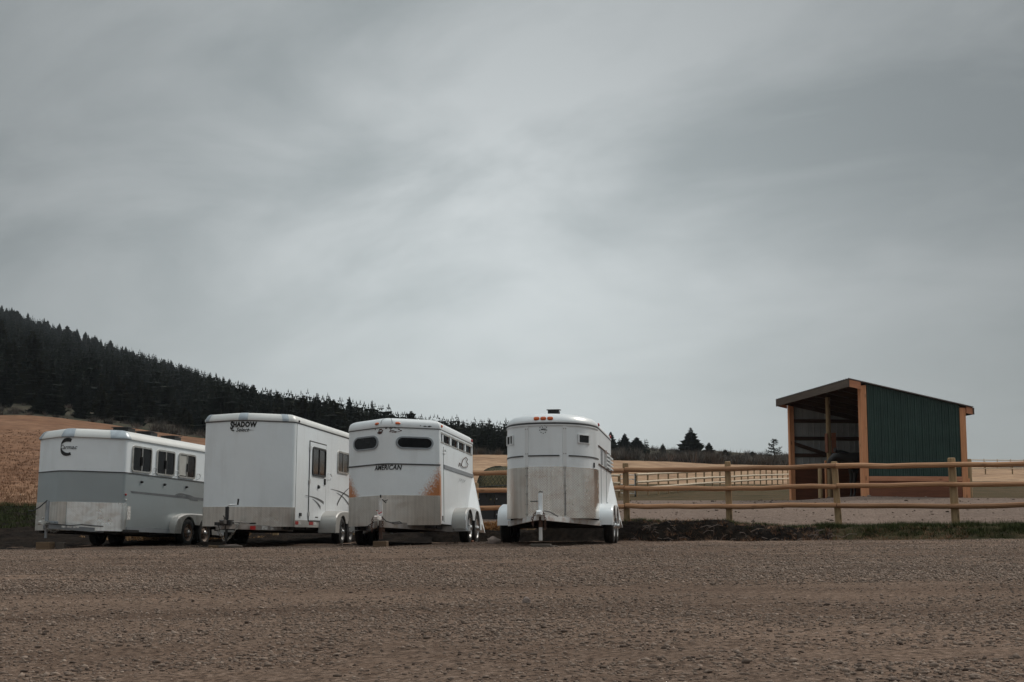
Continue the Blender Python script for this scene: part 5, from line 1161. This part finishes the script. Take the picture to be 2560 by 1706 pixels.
def bsurf(a, t):
    zs = [p_[0] for p_ in prof[1:]]; rs_ = [p_[1] for p_ in prof[1:]]; L_ = np.linspace(0, 1, len(zs)); z = float(np.interp(t, L_, zs)); r_ = float(np.interp(t, L_, rs_)); q = (1+.05*math.sin(3*a+z*2)+.03*math.sin(7*a+z*5))*1.012+.006
    return (r_*q*math.cos(a), r_*q*math.sin(a), z+.012+.03*math.sin(2*a+1)*(z > .8))
for sg in (-1, 1):
    for k in range(44):
        a0 = 2*math.pi*k/44; mb.tube([bsurf(a0+sg*t*1.3, t) for t in [j/14 for j in range(14)]], .006, 3, False)
mb.build('net', M['net'], bal)['kind'] = 'stuff'
MB().tube([(.86*math.cos(a), .86*math.sin(a), .86+.02*math.sin(3*a)) for a in [2*math.pi*k/30 for k in range(31)]], .014, 5, False).build('drawstring', M['black'], bal)

# ------------------------------------------------------------------ conifers
def conifer_arrays(seed, h, rb, levels, nb, low=.06, power=.85, droop=.35, ragged=.3, hang=.5):
    """crown faces as (tri points) array: flat sprays and hanging sprays round a stem"""
    g = np.random.default_rng(seed); T_ = []
    for i in range(levels):
        t = (i+g.uniform(-.3, .3))/levels; t = min(max(t, 0), .985); z = h*(low+(1-low)*t); Rr = rb*((1-t)**power)*(1+g.uniform(-ragged, ragged))+.04*rb
        n = max(3, int(nb*(.55+.45*(1-t)))); ph = g.uniform(0, 6.28)
        for j in range(n):
            a = ph+2*math.pi*j/n+g.uniform(-.25, .25); L = Rr*g.uniform(.6, 1.12); c, s = math.cos(a), math.sin(a); d = droop*g.uniform(.4, 1.4)
            w = L*g.uniform(.34, .55); p0 = np.array([0, 0, z]); m = np.array([c*L*.55, s*L*.55, z-d*L*.4]); e = np.array([c*L, s*L, z-d*L*.85+.12*L]); sd_ = np.array([-s, c, 0])*w
            T_ += [[p0, m+sd_, e], [p0, e, m-sd_]]
            if hang: q = np.array([0, 0, -hang*w*g.uniform(.8, 2.0)]); T_ += [[m-(m-p0)*.9, e, m+q], [p0, m+sd_*.5+q*.6, m-sd_*.3+q*.2]]
    T_.append([np.array([-.05*rb, 0, h*.93]), np.array([.05*rb, 0, h*.93]), np.array([0, 0, h*1.005])]); T_.append([np.array([0, -.05*rb, h*.93]), np.array([0, .05*rb, h*.93]), np.array([0, 0, h*1.005])])
    return np.array(T_)
def tri_mesh(name, T_, mat): return np_mesh(name, T_.reshape(-1, 3), np.arange(T_.shape[0]*3).reshape(-1, 3), mat)
def trunk_mesh(h, r, mat):
    mb = MB().tube([(0, 0, -.6), (0, 0, h*.5), (0, 0, h*.98)], [r, r*.6, r*.1], 6); me = bpy.data.meshes.new('trunk'); me.from_pydata(mb.v, [], mb.f); me.materials.append(mat); return me
LAB = {}; PROTO = []; PRB = [.23, .20, .28, .21, .25, .30, .19, .24, .22]
for i in range(9):
    rb = [.23, .20, .28, .21, .25, .30, .19, .24, .22][i]; 
    PROTO.append((tri_mesh('crown', conifer_arrays(100+i, 1.0, rb, [46, 52, 40, 48, 44, 40, 52, 42, 46][i], [11, 10, 12, 11, 11, 12, 10, 11, 11][i], [.05, .1, .04, .14, .06, .18, .08, .05, .1][i], [.7, .66, .6, .8, .62, .52, .74, .7, .66][i], ragged=.38, hang=1.0), M['needles2'] if i in (2, 5, 7) else M['needles']), trunk_mesh(1.0, .018, M['bark'])))
def tree(name, label, x, y, z, h, pi, group, wide=1.0, rz=None, cat='conifer'):
    cm, tm = PROTO[pi]; t = empty(name, (x, y, z-.2), random.uniform(0, 6.28) if rz is None else rz); t.scale = (h*wide, h*wide, h); tag(t, label, cat, group)
    link('trunk', tm, t); link('crown', cm, t); return t
RT = random.Random(31)
def tz(x, y): return float(ter_z(np.array([x]), np.array([y]))[0])
# front rank of the wood, with tops as high as in the photograph
front = []
px = -120.0
while px < 1335:
    Y = RT.uniform(203, 300); hpx = np.interp(px, [-120, 0, 240, 450, 640, 850, 1000, 1150, 1330], [150, 138, 104, 94, 114, 108, 88, 72, 60])*RT.choice([RT.uniform(.5, .85), RT.uniform(.75, 1.1)])
    front.append((px, Y, hpx)); px += RT.choice([RT.uniform(4, 10), RT.uniform(8, 20)])
for (px, Y, hpx) in front:
    x = az(px)*Y; h = hpx/3585*Y
    pi = RT.randrange(9); wide = RT.uniform(.85, 1.35)
    zone = next(z_ for lim, z_ in ((95, 'left of the leftmost trailer'), (330, 'over the leftmost trailer nose'), (510, 'over the leftmost trailer windows'), (745, 'over the tall trailer nose'), (875, 'over the tall trailer door'), (1105, 'over the rusty-cornered trailer'), (9999, 'right of the rusty-cornered trailer')) if px < lim)
    lab = (('tall ' if hpx > 80 else 'short ')+('broad ' if wide*PRB[pi] > .27 else 'narrow ')+('olive' if pi in (2, 5, 7) else 'dark'), 'wood-edge', zone)
    tw = tree('conifer', '-', x, Y, tz(x, Y), h, pi, 'wood-edge conifers '+zone, wide); LAB.setdefault(lab, []).append((px, tw))
# skyline of the hill
px = -60.0; n_sky = 0
while px < 700 and n_sky < 150:
    ry, _ = ridge(px); Y = float(ry)-RT.uniform(2, 60); x = az(px)*Y
    h = RT.choice([RT.uniform(4, 8), RT.uniform(7, 11)]); pi = RT.randrange(9); wide = RT.uniform(.9, 1.5)
    zone = next(z_ for lim, z_ in ((60, 'at the left picture edge'), (200, 'over the leftmost trailer nose'), (340, 'over the leftmost trailer front window'), (510, 'over the leftmost trailer rear windows'), (9999, 'over the tall trailer nose')) if px < lim)
    lab = (('taller ' if h > 7.5 else 'low ')+('broad ' if wide*PRB[pi] > .27 else 'narrow ')+('olive' if pi in (2, 5, 7) else 'dark'), 'skyline', zone)
    tw = tree('conifer', '-', x, Y, tz(x, Y), h, pi, 'skyline conifers '+zone, wide); LAB.setdefault(lab, []).append((px, tw)); px += RT.choice([RT.uniform(2, 6), RT.uniform(5, 13)]); n_sky += 1
ORD = ['leftmost', 'second from left', 'third from left', 'fourth from left', 'fifth from left', 'sixth from left', 'seventh from left', 'eighth from left', 'ninth from left', 'tenth from left', 'eleventh from left', 'twelfth from left']
for (adj, kind_, zone), lst in LAB.items():
    lst.sort(key=lambda q: q[0])
    for i, (_, tw) in enumerate(lst): tw['label'] = f'{adj} {kind_} conifer {zone}' if len(lst) == 1 else f'{ORD[min(i, 11)]} of the {adj} {kind_} conifers {zone}'
# trees that stand alone over the brush
for (name, lab, px, ytop, ybase, Y, pi, wide) in (
    ('conifer', 'large broad dark conifer standing alone above the brush ridge', 1730, 1066, 1140, 300, 7, 2.0),
    ('conifer', 'medium rounded conifer right of the large lone conifer', 1776, 1103, 1160, 230, 2, 1.75),
    ('conifer', 'low dark conifer in the brush, second right of the large lone conifer', 1816, 1121, 1157, 232, 5, 1.9),
    ('conifer', 'narrow conifer in the brush left of the large lone conifer', 1660, 1106, 1148, 290, 0, 1.5),
    ('conifer', 'left of three conifers on the ridge right of the round-nosed trailer', 1529, 1077, 1132, 330, 2, 1.5),
    ('conifer', 'middle of three conifers on the ridge right of the round-nosed trailer', 1564, 1081, 1134, 330, 1, 2.0),
    ('conifer', 'right, broader of three conifers on the ridge right of the round-nosed trailer', 1594, 1091, 1132, 330, 5, 1.9),
    ('conifer', 'small dark conifer low in the brush under the three ridge conifers', 1574, 1118, 1152, 215, 7, 1.8),
    ('conifer', 'small dark conifer low in the brush near the near-fence second post', 1657, 1138, 1156, 212, 4, 1.8),
    ('conifer', 'tiny spruce on the brush skyline left of the shed', 1868, 1131, 1146, 330, 0, 1.6),
    ('conifer', 'tiny bushy spruce on the brush skyline nearest the shed', 1885, 1127, 1146, 330, 5, 2.2)):
    x = az(px)*Y; z = tz(x, Y); h = CAM_H+(1310-ytop)/3585*Y-z; tree(name, lab, x, Y, z, max(h, 1.2), pi, None, wide)
# scraggly half-bare conifer beside the shed
x, Y = az(1939)*235, 235; z = tz(x, Y); h = CAM_H+(1310-1096)/3585*Y-z
st = empty('conifer', (x, Y, z-.1)); tag(st, 'scraggly half-bare conifer with upswept limbs just left of the shed', 'conifer')
g_ = random.Random(4); tr = MB().tube([(0, 0, -.3), (.05, 0, h*.5), (-.08, 0, h*.98)], [.12, .08, .02], 6).build('trunk', M['bark'], st); mbl = MB(); cr = []
for i in range(46):
    t = g_.uniform(.05, .97); a = g_.choice([0, math.pi])+g_.uniform(-.9, .9); L = (1.95*(1-t)**.8+.2)*g_.uniform(.5, 1.15); zz0 = h*t; up = g_.uniform(-.02, .42)
    e = Vector((math.cos(a)*L, math.sin(a)*L, zz0+up*L)); m = Vector((math.cos(a)*L*.6, math.sin(a)*L*.6, zz0+up*L*.35-.05)); mbl.tube([(0, 0, zz0), m, e], [.03, .02, .006], 4)
    for k in range(16):
        q = Vector((0, 0, zz0)).lerp(m, k/7) if k < 7 else m.lerp(e, (k-7)/8); dv = lambda s: np.array([g_.uniform(-s, s), g_.uniform(-s, s), g_.uniform(-s*.6, s)]); b = np.array(q); cr.append([b, b+dv(.20), b+dv(.20)])
mbl.build('limbs', M['bark'], st)['kind'] = 'stuff'; link('crown', tri_mesh('crown', np.array(cr), M['needles2']), st)
# the rest of the wood: one mass
LOWP = [conifer_arrays(300+i, 1.0, [.25, .21, .29, .24][i], 12, 6, .03, .66, hang=1.5, ragged=.38) for i in range(4)]
VV = []; TI = []; cnt = 0
while cnt < 5900:
    px = RT.uniform(-320, 1640) if cnt < 5000 else RT.uniform(480, 1330); ry, _ = ridge(px); Y = math.sqrt(RT.uniform(225**2, float(ry+25)**2)) if cnt < 5000 else RT.uniform(215, 340)
    if Y > 520 and RT.random() < .25: continue
    if 250 < px < 340 and 235 < Y < 330: continue
    if px > 1300 and RT.random() < np.interp(px, [1300, 1640], [.55, .985]): continue
    x = az(px)*Y; h = RT.choice([RT.uniform(3.5, 7), RT.uniform(6, 10.5)])*float(np.interp(px, [500, 800, 1100], [1, .8, .62]))*(.62 if px > 1300 else 1); A = LOWP[cnt % 4].copy(); a = RT.uniform(0, 6.28); c, s = math.cos(a), math.sin(a)
    B = np.empty_like(A); w = h*RT.uniform(.85, 1.3); B[..., 0] = (A[..., 0]*c-A[..., 1]*s)*w+x; B[..., 1] = (A[..., 0]*s+A[..., 1]*c)*w+Y; B[..., 2] = A[..., 2]*h+tz(x, Y)-.3
    VV.append(B); TI.append(np.full(B.shape[0]*3, RT.random()**1.5)); cnt += 1
me = tri_mesh('wood', np.concatenate(VV), M['needles_stuff']); set_tint(me, np.concatenate(TI)); o = link('wood', me); tag(o, 'dense dark conifer wood covering the hillside', 'wood', kind='stuff')

# ------------------------------------------------------------------ bare brush below the trees
def blades(P0, h, w, lean, n, g, up=.35):
    """P0 (m,3); n thin triangles per clump radiating upward"""
    m = len(P0); b = np.repeat(P0, n, 0); H_ = np.repeat(h, n)*g.uniform(.45, 1.05, m*n); a = g.uniform(0, 2*np.pi, m*n); l = np.repeat(lean, n)*g.uniform(.1, 1, m*n)
    sp = np.repeat(lean, n)*g.uniform(0, up, m*n); b = b+np.stack([np.cos(a)*sp, np.sin(a)*sp, 0*a], 1)
    tip = b+np.stack([np.cos(a)*l, np.sin(a)*l, H_], 1); ww = np.repeat(w, n)/2; s = np.stack([np.cos(a+1.57)*ww, np.sin(a+1.57)*ww, 0*a], 1)
    return np.stack([b-s, b+s, tip], 1)
def stuff_blades(name, T_, tint, mat, label, cat):
    me = tri_mesh(name, T_, mat); set_tint(me, np.repeat(tint, 3)); o = link(name, me); return tag(o, label, cat, kind='stuff')
g = np.random.default_rng(77)
pxs = np.concatenate([g.uniform(1040, 2120, 1500), g.uniform(-100, 1040, 260)]); Ys = 200+g.exponential(14, len(pxs)); Ys[:500] = g.uniform(205, 400, 500)
X_ = (pxs-1280)/3585*Ys; base = np.stack([X_, Ys, ter_z(X_, Ys)-.1], 1); hh = g.uniform(.5, 1.9, len(pxs))*(.35+1.1*vnoise(X_/7, Ys/9, 15))
BL = blades(base, hh, np.full(len(pxs), .10), hh*.75, 46, g, .8)
stuff_blades('brush', BL, np.repeat(np.clip(g.normal(.45, .25, len(pxs)), 0, 1), 46), M['brush'], 'grey leafless brush along the far edge of the dry field', 'brush')

# ------------------------------------------------------------------ grass, roots and straw
pxs = g.uniform(1560, 2750, 5200); a_ = (pxs-1280)/3585; t_ = g.uniform(.30, 1.0, len(pxs)); Y0, Y1 = foot_y(a_)-.35, fence_y(a_)+.25; Ys = Y0+(Y1-Y0)*t_; X_ = Ys*a_
cl_ = vnoise(X_/.7, Ys/.5, 33); keep = ((pxs > 2040) & (cl_ > g.uniform(.1, .75, len(pxs)))) | (g.random(len(pxs)) < np.where(t_ > .5, .38, .04)); t_ = t_[keep]; pxs, Ys, X_ = pxs[keep], Ys[keep], X_[keep]
from_grid = lambda gx, gy, gz_, x, y: None
def bank_z(px, t):
    BXx = np.where(px < 2080, 0, 1); z = np.zeros_like(px)
    for (Z, p0, p1, n_, v_) in ((BZ, 1060, 2080, 420, 90), (GZ, 2080, 3300, 300, 70)):
        mk = (px >= p0) & (px < p1); i = np.clip(((px-p0)/(p1-p0)*(n_-1)).astype(int), 0, n_-1); j = np.clip((t*(v_-1)).astype(int), 0, v_-1); z = np.where(mk, Z[i, j], z)
    return z
base = np.stack([X_, Ys, bank_z(pxs, t_)-.01], 1); hh = g.uniform(.04, .15, len(base))*np.where(pxs > 2040, .5+.9*vnoise(X_/.5, Ys/.4, 34), .8)
BL = blades(base, hh, np.full(len(base), .010), hh*.9, 14, g, 1.4); stuff_blades('grass', BL, np.repeat(np.clip(g.normal(.4, .3, len(base)), 0, 1), 14), M['grass'], 'short green grass on the bank below the fence', 'grass')
# left verge grass
n_ = 5200; pxs = g.uniform(-200, 900, n_); Ys = g.uniform(41, 47, n_); X_ = (pxs-1280)/3585*Ys; base = np.stack([X_, Ys, ter_z(X_, Ys)-.01], 1); hh = g.uniform(.05, .16, n_)
BL = blades(base, hh, np.full(n_, .014), hh*.8, 9, g, 1.5); stuff_blades('grass', BL, np.repeat(np.clip(g.normal(.3, .25, n_), 0, 1), 9), M['grass'], 'rough green grass on the verge left of the grey and white trailer', 'grass')
n_ = 9000; pxs = g.uniform(-150, 900, n_); Ys = 46*(150/46.0)**(g.random(n_)**1.3); X_ = (pxs-1280)/3585*Ys; base = np.stack([X_, Ys, ter_z(X_, Ys)-.02], 1); hh = g.uniform(.06, .20, n_)
BL = blades(base, hh, np.full(n_, .022)*Ys/60, hh*.8, 9, g, 2.0); stuff_blades('dry_grass', BL, np.repeat(np.clip(g.normal(.5, .28, n_), 0, 1), 9), M['dry_grass'], 'tall tan dry grass on the slope at the left', 'dry grass')
# straw round the bale, dry stalks on the bank and loose roots
n_ = 1500; X_ = np.concatenate([g.normal(az(1228)*36.6, .55, 900), g.normal(az(415)*36.5, .8, 600)]); Ys = np.concatenate([g.normal(36.4, .35, 900), g.normal(38.2, .3, 600)]); base = np.stack([X_, Ys, np.maximum(ter_z(X_, Ys), yard_z(X_, Ys))+g.uniform(0, .16, n_)], 1)
BL = blades(base, np.full(n_, .07), np.full(n_, .02), np.full(n_, .22), 9, g, .5); stuff_blades('straw', BL, np.repeat(g.random(n_), 9), M['straw'], 'heaped orange straw on the ground between and under the trailers', 'straw')
n_ = 620; pxs = g.uniform(1560, 2420, n_); t_ = np.where(g.random(n_) < .55, g.uniform(.05, .18, n_), g.uniform(.18, .5, n_)); a_ = (pxs-1280)/3585; Y0, Y1 = foot_y(a_)-.35, fence_y(a_)+.25; Ys = Y0+(Y1-Y0)*t_; X_ = Ys*a_
base = np.stack([X_, Ys-.02, bank_z(pxs, t_)+.0], 1); hh = g.uniform(.03, .15, n_); BL = blades(base, hh, np.full(n_, .011), np.full(n_, .20), 8, g, .3); stuff_blades('dry_stalks', BL, np.repeat(g.random(n_), 8), M['dry_grass'], 'dry tan stalks and roots hanging from the dark bank', 'dry stalks')
mb = MB(); q = random.Random(8)
for i in range(70):
    pxr = q.uniform(1570, 2120); t = q.uniform(.08, .34); a1 = (pxr-1280)/3585; Y = float(foot_y(np.array([a1]))[0])-.35+t*(float(fence_y(a1))+.25-float(foot_y(np.array([a1]))[0])+.35); z = float(bank_z(np.array([pxr]), np.array([t]))[0]); x = Y*a1; L = q.uniform(.1, .38); an = q.uniform(-.9, 1.6)
    mb.tube([(x, Y-.03, z+.01), (x+L*.5*math.cos(an), Y-.10, z+.02+L*.4*math.sin(an)), (x+L*math.cos(an), Y-.13, z+L*.7*math.sin(an)-.04)], [.007, .006, .003], 4)
me = bpy.data.meshes.new('roots'); me.from_pydata(mb.v, [], mb.f); me.materials.append(M['rock']); o = link('roots', me); tag(o, 'torn pale roots sticking out of the dark bank', 'roots', kind='stuff')

# ------------------------------------------------------------------ loose stones on the yard
bm = bmesh.new(); bmesh.ops.create_icosphere(bm, subdivisions=1, radius=1.0); ico_v = np.array([v.co for v in bm.verts]); ico_f = np.array([[v.index for v in f.verts] for f in bm.faces]); bm.free()
oct_v = np.array([[1, 0, 0], [-1, 0, 0], [0, 1, 0], [0, -1, 0], [0, 0, 1], [0, 0, -1]], float); oct_f = np.array([[0, 2, 4], [2, 1, 4], [1, 3, 4], [3, 0, 4], [2, 0, 5], [1, 2, 5], [3, 1, 5], [0, 3, 5]])
def scatter_stones(n, y0, y1, sv, sf, med, mx_, seed):
    g = np.random.default_rng(seed); Ys = y0*(y1/y0)**g.random(n); pxs = g.uniform(-120, 2680, n); X_ = (pxs-1280)/3585*Ys
    clump = vnoise(X_/1.5, Ys/2.2, 51)*.62+vnoise(X_/.35, Ys/.35, 52)*.38; k = clump > g.uniform(.14, .66, n); X_, Ys = X_[k], Ys[k]; m = len(X_)
    size = np.clip(g.lognormal(np.log(med), .47, m), .002, mx_)*np.clip(.85+Ys/40, .9, 1.5); zz_ = yard_relief(X_, Ys); nvv = len(sv)
    V0 = np.broadcast_to(sv[None], (m, nvv, 3)).copy(); V0 *= g.uniform(.6, 1.35, V0.shape[:2])[..., None]
    V0 *= np.stack([g.uniform(.8, 1.5, m), g.uniform(.7, 1.2, m), g.uniform(.4, .85, m)], 1)[:, None]*size[:, None, None]
    a = g.uniform(0, 6.28, m); c, s = np.cos(a)[:, None], np.sin(a)[:, None]; x0, y0_ = V0[..., 0].copy(), V0[..., 1].copy(); V0[..., 0] = x0*c-y0_*s; V0[..., 1] = x0*s+y0_*c
    V0 += np.stack([X_, Ys, zz_+size*.2], 1)[:, None]
    return V0.reshape(-1, 3), (sf[None]+np.arange(m)[:, None, None]*nvv).reshape(-1, 3), np.repeat(np.clip(g.normal(.40, .25, m), 0, 1), nvv)
A_ = scatter_stones(76000, 3.7, 9.5, ico_v, ico_f, .0038, .013, 5); B_ = scatter_stones(170000, 9.5, 33.5, oct_v, oct_f, .0056, .0145, 6)
me = np_mesh('loose_stones', np.concatenate([A_[0], B_[0]]), np.concatenate([A_[1], B_[1]+len(A_[0])]), M['stones']); set_tint(me, np.concatenate([A_[2], B_[2]])); o = link('loose_stones', me); tag(o, 'loose brown and grey stones scattered over the gravel yard', 'stones', kind='stuff')

g = np.random.default_rng(91); n_ = 900; pxs = g.uniform(1300, 2700, n_); Ys = g.uniform(34, 53, n_); X_ = (pxs-1280)/3585*Ys; k = Ys > fence_y(X_/Ys)+.5; X_, Ys = X_[k], Ys[k]; m = len(X_); sz = np.clip(g.lognormal(np.log(.018), .6, m), .008, .07)
V0 = np.broadcast_to(ico_v[None], (m, 12, 3)).copy()*g.uniform(.6, 1.3, (m, 12))[..., None]*np.array([1, 1, .6])*sz[:, None, None]+np.stack([X_, Ys, ter_z(X_, Ys)+sz*.15], 1)[:, None]
me = np_mesh('clods', V0.reshape(-1, 3), (ico_f[None]+np.arange(m)[:, None, None]*12).reshape(-1, 3), M['stones']); set_tint(me, np.repeat(np.clip(g.normal(.1, .25, m), -.2, 1), 12)); tag(link('clods', me), 'small dark clods and pebbles scattered over the gravel pad', 'clods', kind='stuff')

# ------------------------------------------------------------------ thin air between here and the hill
hm = bpy.data.materials.new('thin_haze'); hm.use_nodes = True; hn = hm.node_tree.nodes; hn.clear()
vo_ = hn.new('ShaderNodeVolumePrincipled'); vo_.inputs['Color'].default_value = (.80, .88, .95, 1); vo_.inputs['Density'].default_value = .00008; vo_.inputs['Anisotropy'].default_value = .1
ho_ = hn.new('ShaderNodeOutputMaterial'); hm.node_tree.links.new(vo_.outputs[0], ho_.inputs['Volume'])
hz_ = MB().bbox((-4050, -3050, -2.6), (4050, 4050, 260)).build('haze', hm); tag(hz_, 'thin pale haze in the air over the whole place', 'haze', kind='stuff')
